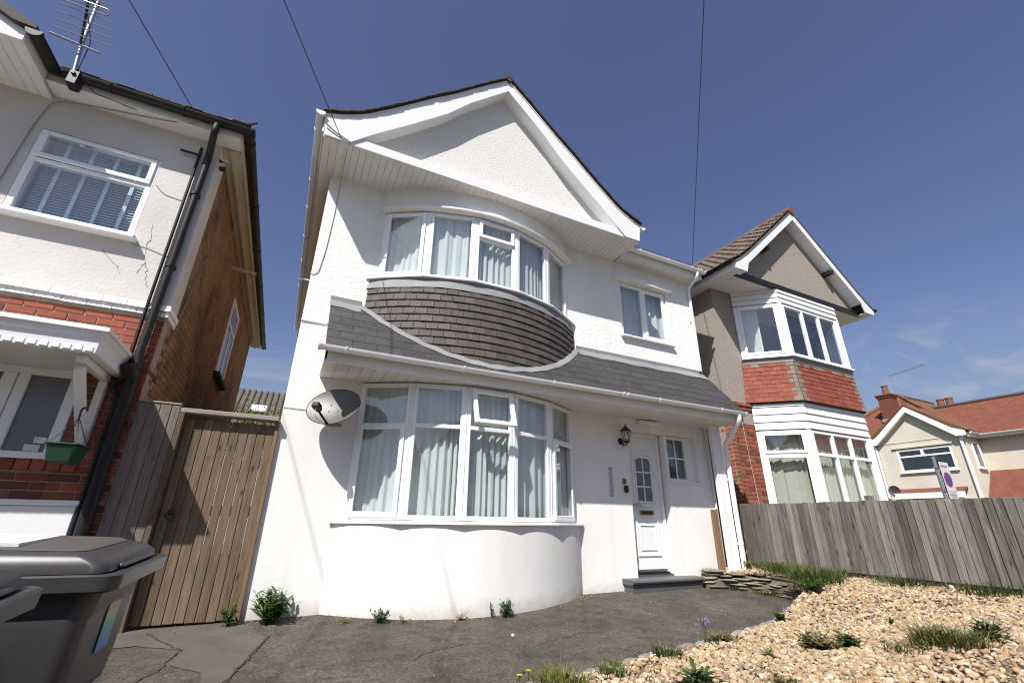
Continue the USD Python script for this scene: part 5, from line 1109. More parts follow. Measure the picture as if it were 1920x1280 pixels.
# red hung tiles on the bay
zt, gz_, nr = 4.205, .0955, 9
ptop = bay_pts(.03, 0)
for r in range(nr):
    zb = zt - (r + 1) * gz_; e = .03 + .055 * ((r + 1) / nr) ** 1.6; p = bay_pts(e, 0)
    for k in range(3):
        a, b = p[k], p[k + 1]; wv = np.linalg.norm(b - a); u = (b - a) / wv; nt = max(1, int(round(wv / .165))); tw = wv / nt
        s = -(.5 * tw if r % 2 else 0)
        while s < wv - .01:
            s0, s1 = max(s, 0), min(s + tw, wv)
            if s1 - s0 > .02:
                end = (k == 0 and s1 > wv - .02) or (k == 1 and s0 < .02) or (k == 1 and s1 > wv - .02) or (k == 2 and s0 < .02)
                M = frame(a + u * s0 + [0, 0, zb], u, [u[1], -u[0], 0]); v, f = cbx(0, s1 - s0 - .003, 0, .013, rng.uniform(-.002, .002), gz_ + .03, .002); v = v.copy(); v[:, 1] += .018 * (1 - v[:, 2] / (gz_ + .03)) + rng.uniform(0, .003)
                if not (k == 2 and r % 2 == 0 and False): part(RH, 'corner_tile' if end else 'hung_tile', xf((v, f), M), 'grey_tile' if end or (r == 0 and rng.random() < .35) else 'red_tile')
            s += tw
part(RH, 'flashing', sweep([(.0, -.01), (.06, -.01), (.062, .10), (0, .10)], bay_pts(.0, 4.20)), 'lead')
part(RH, 'tile_fillet', sweep([(.0, 0), (.085, 0), (.06, .03), (0, .03)], bay_pts(.0, 3.32)), 'dark_tile')
# gable, soffit, barge boards
RG, RF, RW = 10.15, 5.22, 5.47
lowr = [(0, 7.98), (2.06, 6.16), (2.30, 5.955)]; topr = [(0, 8.26), (2.0, 6.49), (2.35, 6.22), (2.56, 6.09)]
cr = lambda c, s, dz=0: [(RG + s * a, z + dz) for a, z in c]
for s in (-1, 1):
    part(RH, 'bargeboard', prism(cr(topr, s, -.03) + [(RG + s * 2.53, 6.03), (RG + s * 2.50, 5.935), (RG + s * 2.14, 5.935)] + cr(lowr[:2], s)[::-1], 'y', RF, RF + .028), 'gloss_white')
    part(RH, 'barge_soffit', prism(cr(lowr[:2], s, .02) + cr(lowr[:2], s, 0)[::-1], 'y', RF + .0282, RW + .01), 'gloss_white')
    part(RH, 'purlin_end', cbx(RG + s * 1.18 - .05, RG + s * 1.18 + .05, RF + .03, RW + .05, 6.80, 6.90, .004), 'dark_iron')
    part(RH, 'roof', prism(cr(topr, s, -.01) + cr(topr, s, -.045)[::-1], 'y', RF - .02, 13.5), 'pan_tile')
    part(RH, 'soffit', bx(RG + s * 2.49 if s < 0 else RG + 2.16, RG - 2.16 if s < 0 else RG + 2.49, RF + .03, RY - .002, 5.936, 5.948), 'soffit_white')
part(RH, 'soffit', bx(RG - 2.159, RG + 2.159, RW - .03, RY - .002, 5.936, 5.948), 'soffit_white'); part(RH, 'soffit', [bx(RG - 2.49, RXL, RY, 13.5, 5.936, 5.948)], 'soffit_white')
part(RH, 'gable_wall', prism([(RG - 2.2, 6.03), (RG + 2.2, 6.03)] + cr(lowr[:1], 1, .02) , 'y', RW, RW + .1), 'brown_dash')
part(RH, 'gable_beam', cbx(RG - 2.26, RG + 2.26, RW - .07, RW + .02, 5.925, 6.035, .006), 'dark_iron')
part(RH, 'fascia', cbx(RG - 2.52, RG - 2.50, RF + .03, 13.5, 5.93, 6.09, .004), 'gloss_white')
gutter(RH, [(RG - 2.58, RF - .02, 6.10), (RG - 2.58, 13.4, 6.10)], mat_='black_plastic', r=.06, brackets=(.1, 1.0, 2, 3)); gutter(RH, [(RG + 2.58, RF - .02, 6.10), (RG + 2.58, 6.4, 6.10)], mat_='black_plastic', r=.06)
# pantiles on the slope that shows: rows up the slope, columns running back
c = np.array([(2.56, 6.09), (2.35, 6.22), (2.0, 6.49), (0, 8.26)]); dd = np.concatenate([[0], np.cumsum(np.hypot(*np.diff(c, axis=0).T))]); n_r = 12; count = 0; rest = []
gg = dd[-1] / n_r
for col in range(30):
    y0 = RF - .03 + .205 * col
    for r in range(n_r):
        s0, s1 = r * gg, min((r + 1) * gg + .04, dd[-1]); x0, z0_ = RG - np.interp(s0, dd, c[:, 0]), np.interp(s0, dd, c[:, 1]); x1, z1_ = RG - np.interp(s1, dd, c[:, 0]), np.interp(s1, dd, c[:, 1])
        t = np.linspace(0, 1, 6); prof_ = .030 * (np.cos(t * 2 * math.pi) * .5 + .5); k_ = rng.uniform(-.003, .004)
        up_ = np.array([-(z1_ - z0_), x1 - x0]); up_ /= np.linalg.norm(up_); up_ = up_ if up_[1] > 0 else -up_
        v = []
        for (xx, zz, lift) in ((x0, z0_, .030 + k_), (x1, z1_, .004)):
            for off in (0.0, -.014):
                for j in range(6): h_ = prof_[j] + lift + off; v.append([xx + up_[0] * h_, y0 + .207 * t[j], zz + up_[1] * h_])
        f = []
        for j in range(5): f += [[j, 12 + j, 12 + j + 1], [j, 12 + j + 1, j + 1], [j, j + 1, 6 + j + 1], [j, 6 + j + 1, 6 + j]]
        f += [[0, 6, 18], [0, 18, 12], [5, 17, 23], [5, 23, 11]]
        tm = (np.array(v), np.array(f)[:, ::-1])
        if count < 290: part(RH, 'pantile', tm, 'pan_tile')
        else: rest.append(tm)
        count += 1
part(RH, 'pantiles', rest, 'pan_tile', kind='stuff')
for k in range(14): part(RH, 'ridge_tile', tube([(RG, RF - .04 + .42 * k, 8.25), (RG, RF + .375 + .42 * k, 8.25)], [.10, .105], 10), 'terracotta' if k in (0, 1, 5) else 'pan_tile', smooth=40)
part(RH, 'wall_cable', tube([(8.12, RY - .02, 3.3), (8.18, RY - .02, 2.0), (8.22, RY - .02, 1.2)], .004, 5), 'cream_metal')
bp = lambda e, q: [np.array(k) for k in (lambda P: [P[0] + (P[1] - P[0]) * .04, P[1], P[2], P[3] + (P[2] - P[3]) * .04])(bay_pts(e, 0))]
curtain('curtain', bp(-.15, 0), .98, 2.76, .03, 30, 'curtain_warm', 'cream net curtain inside the ground floor bay of the right house', 8)
q = bp(-.15, 0); curtain('curtain', [q[0], q[0] + (q[1] - q[0]) * .45], 4.35, 5.57, .025, 6, 'curtain', 'narrow white curtain at the left light of the right house upper bay', 9)

SIZE = None
# ------------------------------------------------------------------ cream house across the side street
XB = 27.0
BH = thing('cream_house', 'cream rendered house with a white edged gable and red tiled roofs beyond the fence', 'house', (XB, 11, 0))
def onx(poly, x0, x1): return prism(poly, 'x', x0, x1)
ya, yb = 9.32, 12.75
gwall = sg.Polygon([(ya, -1), (yb, -1), (yb, 4.9), (11.05, 6.32), (ya, 4.9)]).difference(sg.box(9.85, 3.48, 12.0, 4.52))
part(BH, 'gable_wall', onx(gwall, XB, XB + .25), 'cream_render'); part(BH, 'return_wall', bx(XB + .25, 28.5, ya, ya + .25, -1, 4.95), 'cream_render'); part(BH, 'return_wall', bx(XB + .25, 34, yb - .25, yb, -1, 4.95), 'cream_render')
part(BH, 'string_course', cbx(XB - .02, XB, ya + .1, yb - .1, 4.86, 4.90, .004), 'cream_render')
part(BH, 'rear_block', bx(28.8, 34, 9.6, 16.2, -1, 4.9), 'cream_render'); part(BH, 'left_wall', bx(27.6, 28.79, 12.76, 16.2, -1, 4.9), 'cream_render')
for s in (-1, 1):
    b = [(11.05, 6.52), (11.05 + s * 1.55, 5.22), (11.05 + s * 1.95, 5.05), (11.05 + s * 1.95, 4.84), (11.05 + s * 1.6, 4.84), (11.05, 6.24)]
    part(BH, 'bargeboard', onx(b, XB - .25, XB - .21), 'gloss_white'); part(BH, 'barge_soffit', onx([(11.05, 6.27), (11.05 + s * 1.6, 4.88), (11.05 + s * 1.6, 4.86), (11.05, 6.24)], XB - .209, XB + .02), 'gloss_white')
    part(BH, 'gable_roof', onx([(11.05, 6.56), (11.05 + s * 1.6, 5.22), (11.05 + s * 2.0, 5.06), (11.05 + s * 2.0, 5.10), (11.05, 6.62)], XB - .26, 30.0), 'lichen_roof')
A_, B_, C_ = np.array([27.2, 9.15, 5.05]), np.array([27.2, 16.3, 5.05]), np.array([30.75, 12.72, 7.95])
part(BH, 'hip_roof', slab([B_, A_, C_]), 'red_roof'); part(BH, 'hip_roof', slab([A_, (34.4, 9.15, 5.05), (34.4, 12.72, 7.95), C_]), 'lichen_roof'); part(BH, 'hip_roof', slab([B_, C_, (34.4, 12.72, 7.95), (34.4, 16.3, 5.05)]), 'red_roof')
part(BH, 'hip_tiles', [tube([A_ + [0, 0, .03], C_ + [0, 0, .03]], .10, 8), tube([B_ + [0, 0, .03], C_ + [0, 0, .03]], .10, 8), tube([C_, (34.4, 12.72, 7.95)], .10, 8)], 'lichen_roof')
part(BH, 'wing_wall', bx(28.45, 28.7, -8, 9.32, -1, 5.0), 'cream_render'); part(BH, 'wing_roof', slab([(28.1, -8.3, 4.98), (31.6, -8.3, 7.1), (31.6, 12.2, 7.1), (28.1, 9.2, 4.98)]), 'red_roof'); part(BH, 'wing_roof', slab([(31.6, -8.3, 7.1), (35, -8.3, 4.98), (35, 12.2, 4.98), (31.6, 12.2, 7.1)]), 'red_roof'); part(BH, 'ridge_tiles', tube([(31.6, -8.3, 7.12), (31.6, 12, 7.12)], .10, 8), 'dark_tile')
gutter(BH, [(28.03, -8.2, 4.99), (28.03, 9.1, 4.99)], r=.07); part(BH, 'fascia', bx(28.1, 28.15, -8, 9.25, 4.82, 4.99), 'gloss_white'); gutter(BH, [(27.15, 9.09, 5.02), (28.1, 9.09, 5.02)], r=.07); part(BH, 'fascia', bx(27.05, 28.3, 9.16, 9.2, 4.82, 5.0), 'gloss_white')
pipe(BH, [(26.93, 9.30, 4.95), (26.93, 9.40, 4.7), (26.93, 9.40, -.5)], r=.06); pipe(BH, [(26.93, 12.85, 4.85), (26.93, 12.80, 4.6), (26.93, 12.80, -.5)], r=.06)
part(BH, 'lean_to_roof', slab([(28.44, 9.3, 3.42), (27.2, 9.3, 2.1), (27.2, 3, 2.1), (28.44, 3, 3.42)]), 'red_roof'); part(BH, 'lean_to_wall', bx(27.5, 28.44, 3.2, 9.28, -1, 2.3), 'cream_render')
w = part(BH, 'window', [bx(XB - .01, XB + .1, 9.85, 9.93, 3.48, 4.52), bx(XB - .01, XB + .1, 11.92, 12.0, 3.48, 4.52), bx(XB - .009, XB + .1, 9.93, 11.92, 3.48, 3.56), bx(XB - .009, XB + .1, 9.93, 11.92, 4.45, 4.52), bx(XB - .012, XB + .1, 9.93, 11.92, 4.15, 4.22), bx(XB - .015, XB + .1, 10.93, 11.03, 4.22, 4.45)], 'upvc')
part(w, 'pane', bx(XB + .05, XB + .06, 9.93, 11.92, 3.56, 4.15), 'pane_glass'); part(w, 'pane', bx(XB + .05, XB + .06, 9.93, 10.93, 4.22, 4.45), 'pane_glass'); part(w, 'pane', bx(XB + .05, XB + .06, 11.03, 11.92, 4.22, 4.45), 'pane_glass')
part(w, 'sill', cbx(XB - .09, XB + .05, 9.8, 12.06, 3.41, 3.478, .006), 'gloss_white'); part(w, 'hood', cbx(XB - .07, XB, 9.75, 12.15, 4.58, 4.65, .006), 'cream_render'); part(BH, 'room', [bx(XB + .9, XB + 1.0, 9.6, 12.6, 3, 4.8), bx(XB + .25, XB + .9, 9.6, 12.6, 2.9, 3.0), bx(XB + .25, XB + .9, 9.6, 12.6, 4.7, 4.8)], 'dark_room')
w = part(BH, 'window', [bx(27.5, 27.56, 9.27, 9.33, 3.5, 4.62), bx(28.05, 28.11, 9.27, 9.33, 3.5, 4.62), bx(27.56, 28.05, 9.27, 9.33, 3.5, 3.56), bx(27.56, 28.05, 9.27, 9.33, 4.56, 4.62)], 'upvc'); part(w, 'pane', bx(27.56, 28.05, 9.295, 9.305, 3.56, 4.56), 'obscure_glass'); part(w, 'sill', bx(27.42, 28.18, 9.22, 9.32, 3.44, 3.495), 'gloss_white')
part(BH, 'bay_roof', slab([(XB, 9.75, 2.72), (XB - .55, 9.75, 2.5), (XB - .55, 12.3, 2.5), (XB, 12.3, 2.72)]), 'red_roof'); part(BH, 'bay_fascia', bx(XB - .56, XB - .52, 9.7, 12.35, 2.25, 2.5), 'gloss_white'); part(BH, 'bay_wall', bx(XB - .45, XB, 9.85, 12.2, -1, 2.3), 'cream_render')
ch = part(BH, 'chimney', [cbx(28.6, 29.25, 12.25, 12.85, 5.6, 7.62, .01), cbx(28.52, 29.33, 12.17, 12.93, 7.62, 7.74, .02), cbx(28.56, 29.29, 12.21, 12.89, 7.52, 7.62, .01)], 'brick_dark'); part(ch, 'chimney_pot', lathe([(0, 0), (.17, 0), (.15, .1), (.13, .42), (.16, .45), (.15, .5), (.10, .5), (0, .4)], (28.9, 12.5, 7.74), 14), 'terracotta', smooth=30); part(ch, 'lead', bx(28.55, 29.3, 12.2, 12.9, 6.25, 6.42), 'lead')
for y_ in (10.75, 10.35): part(BH, 'chimney_pot', lathe([(0, 0), (.19, 0), (.16, .5), (.19, .53), (.18, .6), (0, .55)], (33.5, y_ + 1.25, 7.35), 12), 'terracotta', smooth=30)
part(BH, 'rear_chimney', bx(33.0, 34.0, 11.3, 12.3, 5, 7.38), 'brick_dark')
ca = thing('chimney_aerial', 'thin television aerial on a tall mast beside the dark brick chimney', 'aerial', (29.3, 12.2, 7)); part(ca, 'mast', tube([(29.3, 12.15, 6.2), (29.3, 12.25, 8.85)], .022, 6), 'metal_grey'); part(ca, 'boom', tube([(29.3, 12.3, 8.82), (29.3, 10.65, 9.0)], .016, 6), 'metal_grey')
for k in range(9): part(ca, 'rod', tube([(29.05, 12.2 - .18 * k, 8.835 + .019 * k), (29.55, 12.2 - .18 * k, 8.835 + .019 * k)], .01, 5), 'metal_grey')
cd = thing('far_dish', 'small round grey dish low on the corner of the cream house', 'satellite dish', (26.8, 12.4, 2.6)); part(cd, 'reflector', facing(sheet(np.linspace(0, 1, 5), np.linspace(0, 2 * math.pi, 21), lambda U, V: np.stack([26.62 + .06 * U ** 2 * -1 + 0 * V, 12.35 + .26 * U * np.cos(V), 2.62 + .26 * U * np.sin(V)], -1)), np.array([-1., 0, 0])), 'dish_grey', smooth=True); part(cd, 'arm', [tube([(26.62, 12.35, 2.4), (26.35, 12.3, 2.45)], .02, 6), tube([(26.66, 12.35, 2.6), (26.98, 12.35, 2.55)], .03, 6)], 'black_plastic')
# parking sign on its pole
sp = thing('parking_sign', 'street sign with a purple-blue roundel on a grey pole behind the fence', 'sign', (16.0, 6.3, 0))
part(sp, 'pole', tube([(16.0, 6.30, -.8), (16.0, 6.30, 2.82)], .045, 10), 'sign_back', smooth=30); pl = part(sp, 'plate', cbx(16.0, 16.52, 6.225, 6.235, 1.72, 2.68, .004), 'sign_white'); part(sp, 'clip', [bx(15.95, 16.06, 6.236, 6.36, z_, z_ + .05) for z_ in (1.9, 2.5)], 'sign_back')
def disc(r, y, c=(16.26, 2.22)): t = np.linspace(0, 2 * math.pi, 33)[:-1]; return prism([(c[0] + r * math.cos(a), c[1] + r * math.sin(a)) for a in t], 'y', y, y + .003)
part(pl, 'roundel', disc(.20, 6.2215), 'sign_red'); part(pl, 'roundel', disc(.165, 6.218), 'sign_blue')
part(pl, 'lettering', [bx(16.10 + .0, 16.42, 6.222, 6.2245, 2.55, 2.59), bx(16.06, 16.46, 6.222, 6.2245, 1.90, 1.912), bx(16.08, 16.44, 6.222, 6.2245, 1.82, 1.845), bx(16.12, 16.40, 6.222, 6.2245, 1.77, 1.79)], 'sign_back'); part(pl, 'edge', bx(15.985, 15.999, 6.22, 6.24, 1.70, 2.70), 'dark_iron')

# ------------------------------------------------------------------ seen between the two houses: a roof and a shrub
bh = thing('far_house', 'distant house with a grey tiled roof and a white roof window behind the gate', 'house', (-2, 25, 0))
part(bh, 'wall', bx(-9, 6, 25.6, 33, -1, 5.0), 'cream_render'); part(bh, 'roof', slab([(-9.3, 25.2, 4.9), (6.3, 25.2, 4.9), (6.3, 29, 7.8), (-9.3, 29, 7.8)], .15), 'grey_roof'); part(bh, 'rear_roof', slab([(-9.3, 29, 7.8), (6.3, 29, 7.8), (6.3, 33.2, 4.9), (-9.3, 33.2, 4.9)], .15), 'grey_roof')
nrm = np.array([0, -2.9, 3.8]); nrm /= np.linalg.norm(nrm)
tl = []
for k in range(15):
    for j in range(26):
        x = -5 + .30 * j; s_ = (k + .5) / 15; c = np.array([x, 25.2 + 3.8 * s_, 4.9 + 2.9 * s_]) + nrm * .03; M = frame(c, (1, 0, 0), nrm, (0, 3.8 / 4.78, 2.9 / 4.78)); tl.append(xf(tube([(0, 0, -.17), (0, 0, .17)], [.085, .075], 6), M))
part(bh, 'tiles', tl, 'grey_roof', kind='stuff')
M = frame(np.array([-1.80, 27.1, 6.35]) + nrm * .08, (1, 0, 0), nrm, (0, 3.8 / 4.78, 2.9 / 4.78)); rw = part(bh, 'roof_window', xf(cbx(-.42, .42, -.05, .04, -.42, .42, .01), M), 'sign_back'); part(rw, 'pane', xf(bx(-.34, .34, .041, .047, -.34, .34), M), 'sticker_white')
# ------------------------------------------------------------------ wheeled bins
def wheelie(name, label, loc, rot, stickers=True, rise=.004):
    """240 litre bin, 1.02 m to the rim; its front faces local +x, its handles and wheels are at -x"""
    t = thing(name, label, 'wheelie bin', (0, 0, 0)); t.origin = np.zeros(3)
    x = UsdGeom.Xformable(t.prim); x.ClearXformOpOrder(); x.GetPrim().RemoveProperty('xformOp:translate'); gn = np.array([-.012, -.065, 1.0]); gn /= np.linalg.norm(gn); gx = np.array([math.cos(rot), math.sin(rot), 0.0]); gx -= gn * (gx @ gn); gx /= np.linalg.norm(gx); gy = np.cross(gn, gx)      # it stands square on the sloping drive
    x.AddTransformOp().Set(Gf.Matrix4d(*gx, 0, *gy, 0, *(gn * 1.035), 0, *loc, 1))
    def rr_(hx, hy, r, cx=0, n=6):
        out = []
        for (sx, sy, a0) in ((1, 1, 0), (-1, 1, 90), (-1, -1, 180), (1, -1, 270)):
            for k in range(n): a = math.radians(a0 + 90 * k / (n - 1)); out.append((cx + sx * (hx - r) + r * math.cos(a), sy * (hy - r) + r * math.sin(a)))
        return np.array(out)
    def loft(rings, close=True):
        v = np.vstack([np.column_stack([p, np.full(len(p), z)]) for p, z in rings]); n = len(rings[0][0]); f = []
        for i in range(len(rings) - 1):
            for j in range(n): k = (j + 1) % n; f += [[i * n + j, i * n + k, (i + 1) * n + k], [i * n + j, (i + 1) * n + k, (i + 1) * n + j]]
        if close:
            m = len(v); v = np.vstack([v, [v[:n].mean(0)], [v[-n:].mean(0)]])
            for j in range(n): k = (j + 1) % n; f += [[m, k, j], [m + 1, (len(rings) - 1) * n + j, (len(rings) - 1) * n + k]]
        return v, np.array(f)
    part(t, 'body', loft([(rr_(.235, .215, .05, .0), .06), (rr_(.26, .225, .055, .012), .35), (rr_(.292, .240, .06, .028), .66), (rr_(.30, .243, .06, .032), .84), (rr_(.305, .232, .06, .034), .875), (rr_(.325, .232, .06, .036), .955), (rr_(.326, .235, .06, .036), .99)]), 'bin_plastic', smooth=45)
    part(t, 'rim', loft([(rr_(.352, .275, .05, .046), .942), (rr_(.368, .288, .055, .048), .95), (rr_(.372, .29, .055, .05), .998), (rr_(.362, .282, .05, .05), 1.004), (rr_(.33, .25, .05, .04), 1.0)]), 'bin_plastic', smooth=40)
    def tilt(m): v, f = m; v = v.copy(); k = np.clip((v[:, 2] - 1.006) / .05, 0, 1); v[:, 2] += k * (rise - (.03 + rise) * v[:, 0]); return v, f
    lid = part(t, 'lid', tilt(loft([(rr_(.350, .280, .05, .022), 1.006), (rr_(.346, .278, .05, .020), 1.035), (rr_(.325, .262, .06, .010), 1.062), (rr_(.30, .238, .07, -.01), 1.074), (rr_(.2, .15, .07, -.03), 1.084)])), 'bin_plastic', smooth=40)
    v, f = loft([(rr_(.285, .222, .06, -.012), 1.0775), (rr_(.27, .208, .06, -.014), 1.085), (rr_(.1, .08, .03, -.03), 1.09)]); part(lid, 'lid_panel', tilt((v, f)), 'bin_lid_top', smooth=40)
    part(lid, 'lid_lip', [cbx(.335, .385, -.16, .16, 1.006, 1.022, .006)], 'bin_plastic')
    if stickers:
        part(lid, 'lid_label', tilt(bx(-.22, .06, -.20, .10, 1.086, 1.0975)), 'sticker_white'); part(t, 'sticker', xf(cbx(-.055, .055, -.003, .0, -.085, .085, .001), frame((.3305, .02, .78), (0, 1, 0), (1, 0, 0), (.065, 0, 1)) @ np.diag([1, -1, 1, 1.])), 'sticker_blue'); part(t, 'sticker', xf(bx(-.14, .16, -.003, .0, -.13, .13), frame((.289, 0, .44), (0, 1, 0), (1, 0, 0), (.15, 0, 1)) @ np.diag([1, -1, 1, 1.])), 'sticker_worn')
    part(t, 'handle', [tube(arcpath([(-.36, -.24, .985), (-.42, -.24, .99), (-.42, .24, .99), (-.36, .24, .985)], .04), .017, 8)] + [cbx(-.42, -.30, s * .17 - .02, s * .17 + .02, .955, 1.03, .006) for s in (-1, 0, 1)], 'bin_plastic', smooth=40); part(t, 'handle_grip', [cbx(-.437, -.402, -.16 + .03 * k, -.142 + .03 * k, .972, 1.010, .004) for k in range(11)], 'bin_plastic', kind='stuff')
    part(t, 'hinge', tube([(-.345, -.25, 1.03), (-.345, .25, 1.03)], .018, 8), 'bin_plastic', smooth=40); part(t, 'axle', tube([(-.22, -.27, .10), (-.22, .27, .10)], .012, 6), 'metal_grey')
    for s in (-1, 1): part(t, 'wheel', xf(lathe([(0, -.022), (.09, -.024), (.10, -.015), (.10, .015), (.09, .024), (0, .022)], (0, 0, 0), 18), frame((-.22, s * .255, .10), (1, 0, 0), (0, 0, 1), (0, -s, 0))), 'black_plastic', smooth=30)
    part(t, 'side_rib', [cbx(-.1, .2, s * .238 - .006, s * .238 + .006, .62, .63, .002) for s in (-1, 1)], 'bin_plastic')
    return t
usdkit.material(stage, L + 'sticker_blue', {'g': ('geometry', {}), 's': ('separate_xyz', {}), 'r': ('map_range', {'value': .5, 'from_min': .45, 'from_max': .66, 'to_min': 0., 'to_max': 1., 'clamp': True}), 'rp': ('rgb_ramp', {'ramp': [(0, (.05, .09, .35)), (.3, (.06, .20, .42)), (.55, (.05, .30, .25)), (.8, (.30, .36, .16)), (1, (.40, .16, .10))]}), 'p': ('principled_bsdf', {'roughness': .5})},
    [('g.position', 's.vector'), ('s.z', 'r.value'), ('r.result', 'rp.fac'), ('rp.color', 'p.base_color')], surface='p.BSDF')
wheelie('wheelie_bin', 'grey-black wheelie bin with a pale label on its lid, further of the two bins', (-.862, 2.72, -.238), -.096)
wheelie('wheelie_bin', 'grey-black wheelie bin cut by the left edge, nearer of the two bins', (-1.035, 1.93, -.285), -.05, stickers=False)

# ------------------------------------------------------------------ plants
def leaf(base, d, ln_, w, up=np.array([0, 0, 1.]), bend=.3):
    d = d / np.linalg.norm(d); s = np.cross(d, up); s = s / (np.linalg.norm(s) + 1e-9); n = np.cross(s, d)
    p = [base, base + d * ln_ * .35 + s * w * .5 + n * .02 * ln_, base + d * ln_ * .35 - s * w * .5 + n * .02 * ln_, base + d * ln_ * .72 + s * w * .42 - n * bend * ln_ * .25, base + d * ln_ * .72 - s * w * .42 - n * bend * ln_ * .25, base + d * ln_ - n * bend * ln_ * .6]
    return np.array(p), np.array([[0, 1, 2], [1, 3, 4], [1, 4, 2], [3, 5, 4]])
def weed(name, label, loc, rad, ht, n, lsize, m, seed, flowers=0, fcol='petal_yellow', category='plant', spread=1.0, narrow=.35):
    r = np.random.default_rng(seed); loc = np.array(loc, float); t = thing(name, label, category, loc); lv, st_ = [], []
    for k in range(max(3, n // 9)):
        a = r.uniform(0, 2 * math.pi); top = loc + np.array([math.cos(a) * rad * r.uniform(.1, .85) * spread, math.sin(a) * rad * r.uniform(.1, .85) * spread, ht * r.uniform(.5, 1.0)]); mid = (loc + top) / 2 + r.normal(0, rad * .06, 3)
        st_.append(tube([loc + r.normal(0, rad * .1, 3) * [1, 1, 0], mid, top], .0022 + .004 * ht * .2, 4))
        for j in range(9):
            q = r.uniform(.15, 1.0); b = loc + (top - loc) * q + r.normal(0, rad * .05, 3); ang = r.uniform(0, 2 * math.pi); d = np.array([math.cos(ang), math.sin(ang), r.uniform(-.1, .9)])
            lv.append(leaf(b, d, lsize * r.uniform(.6, 1.2), lsize * narrow * r.uniform(.8, 1.2)))
    part(t, 'leaves', lv, m, smooth=True); part(t, 'stem', st_, m)
    for k in range(flowers):
        a = r.uniform(0, 2 * math.pi); top = loc + np.array([math.cos(a) * rad * r.uniform(.2, 1.1), math.sin(a) * rad * r.uniform(.2, 1.1), ht * r.uniform(1.0, 1.35)]); part(t, 'flower_stem', tube([loc, (loc + top) / 2 + [0, 0, .01], top], .003, 5), 'leaf_a'); flower(t, top, .021, fcol, r)
    return t
def flower(t, c, R, m, r):
    pe = []
    for ring_, k_ in ((1.0, 15), (.7, 12), (.4, 8)):
        for j in range(k_): a = 2 * math.pi * (j + r.uniform(-.2, .2)) / k_; pe.append(leaf(np.array(c) + [0, 0, .002 * (2 - ring_)], np.array([math.cos(a), math.sin(a), .25 + .8 * (1 - ring_)]), R * ring_, R * .28, bend=.1))
    part(t, 'flower', pe, m)
def tuft(name, label, loc, rad, ht, n, m, seed, flowers=0, category='grass tuft'):
    r = np.random.default_rng(seed); loc = np.array(loc, float); t = thing(name, label, category, loc); bl2 = []
    for k in range(n):
        a = r.uniform(0, 2 * math.pi); q = rad * math.sqrt(r.uniform(0, 1)) * r.uniform(.5, 1.0); b = loc + [math.cos(a) * q, math.sin(a) * q, 0]; h = ht * r.uniform(.4, 1.0); a2 = a + r.normal(0, 1.1); lean = r.uniform(.2, 1.7) * h; w = .0045 * r.uniform(.7, 1.4)
        s = np.array([-math.sin(a2), math.cos(a2), 0]) * w; d = np.array([math.cos(a2), math.sin(a2), 0]) * lean
        bl2.append((np.array([b - s, b + s, b + d * .35 + [0, 0, h * .6] - s * .8, b + d * .35 + [0, 0, h * .6] + s * .8, b + d + [0, 0, h]]), np.array([[0, 1, 3], [0, 3, 2], [2, 3, 4]])))
    k_ = int(len(bl2) * .68); part(t, 'blades', bl2[:k_], m); part(t, 'blades', bl2[k_:], 'leaf_dry' if m != 'leaf_dry' else 'leaf_a')
    for k in range(flowers):
        a = r.uniform(0, 2 * math.pi); top = loc + np.array([math.cos(a) * rad * r.uniform(.1, .8), math.sin(a) * rad * r.uniform(.1, .8), ht * r.uniform(.7, 1.1)]); part(t, 'flower_stem', tube([loc + (top - loc) * [.6, .6, 0], top], .0032, 5), 'leaf_a'); flower(t, top, .024, 'petal_yellow', r)
    return t
gz2 = lambda x, y: float(G(x, y))
bz2 = lambda x, y: float(bed_z(x, y))
weed('weed', 'largest leafy green weed, at the left foot of the white wall by the gate', (.14, 6.0, gz2(.14, 6.0)), .26, .33, 560, .105, 'leaf_a', 1, narrow=.26)
weed('weed', 'small leafy weed growing under the right edge of the timber gate', (-.25, 6.02, gz2(-.2, 6.0)), .11, .22, 150, .07, 'leaf_a', 2, narrow=.28)
weed('weed', 'dark green weed in two clumps under the left light of the bow window', (1.20, 5.66, gz2(1.2, 5.66)), .15, .13, 200, .05, 'leaf_b', 3)
weed('weed', 'yellow-green seedling right of the dark two-clump weed at the wall foot', (1.42, 5.59, gz2(1.42, 5.59)), .05, .08, 40, .035, 'leaf_sedum', 4)
weed('stonecrop', 'low straggling pink-green stonecrop at the wall foot, left of the dark weed', (.86, 5.80, gz2(.86, 5.80)), .12, .07, 70, .025, 'leaf_sedum', 5)
weed('stonecrop', 'low straggling stonecrop at the middle of the curved wall foot', (2.05, 5.50, gz2(2.05, 5.5)), .13, .08, 80, .028, 'leaf_sedum', 6)
weed('weed', 'bushy green weed with a yellow tinge at the right of the curved wall foot', (2.62, 5.46, gz2(2.62, 5.46)), .14, .17, 240, .05, 'leaf_a', 7)
weed('weed', 'thin upright grey-green spike beside the bushy weed at the wall foot', (2.44, 5.48, gz2(2.44, 5.48)), .035, .17, 45, .03, 'leaf_b', 8)
weed('weed', 'tuft of weeds at the foot of the white corner pier', (7.25, 5.80, .30), .13, .13, 130, .06, 'leaf_c', 9)
tuft('grass_tuft', 'low grass beside the doorstep end on the dry stone wall', (6.66, 6.08, bz2(6.66, 6.08)), .15, .10, 130, 'leaf_c', 10)
tuft('grass_tuft', 'band of grass with yellow flowers along the back of the dry stone wall', (7.36, 5.2, bz2(7.36, 5.2)), .38, .20, 520, 'leaf_a', 11, flowers=3)
tuft('grass_tuft', 'green grass hanging over the front of the dry stone wall', (7.00, 5.28, gz2(7.0, 5.28)), .24, .13, 230, 'leaf_a', 12)
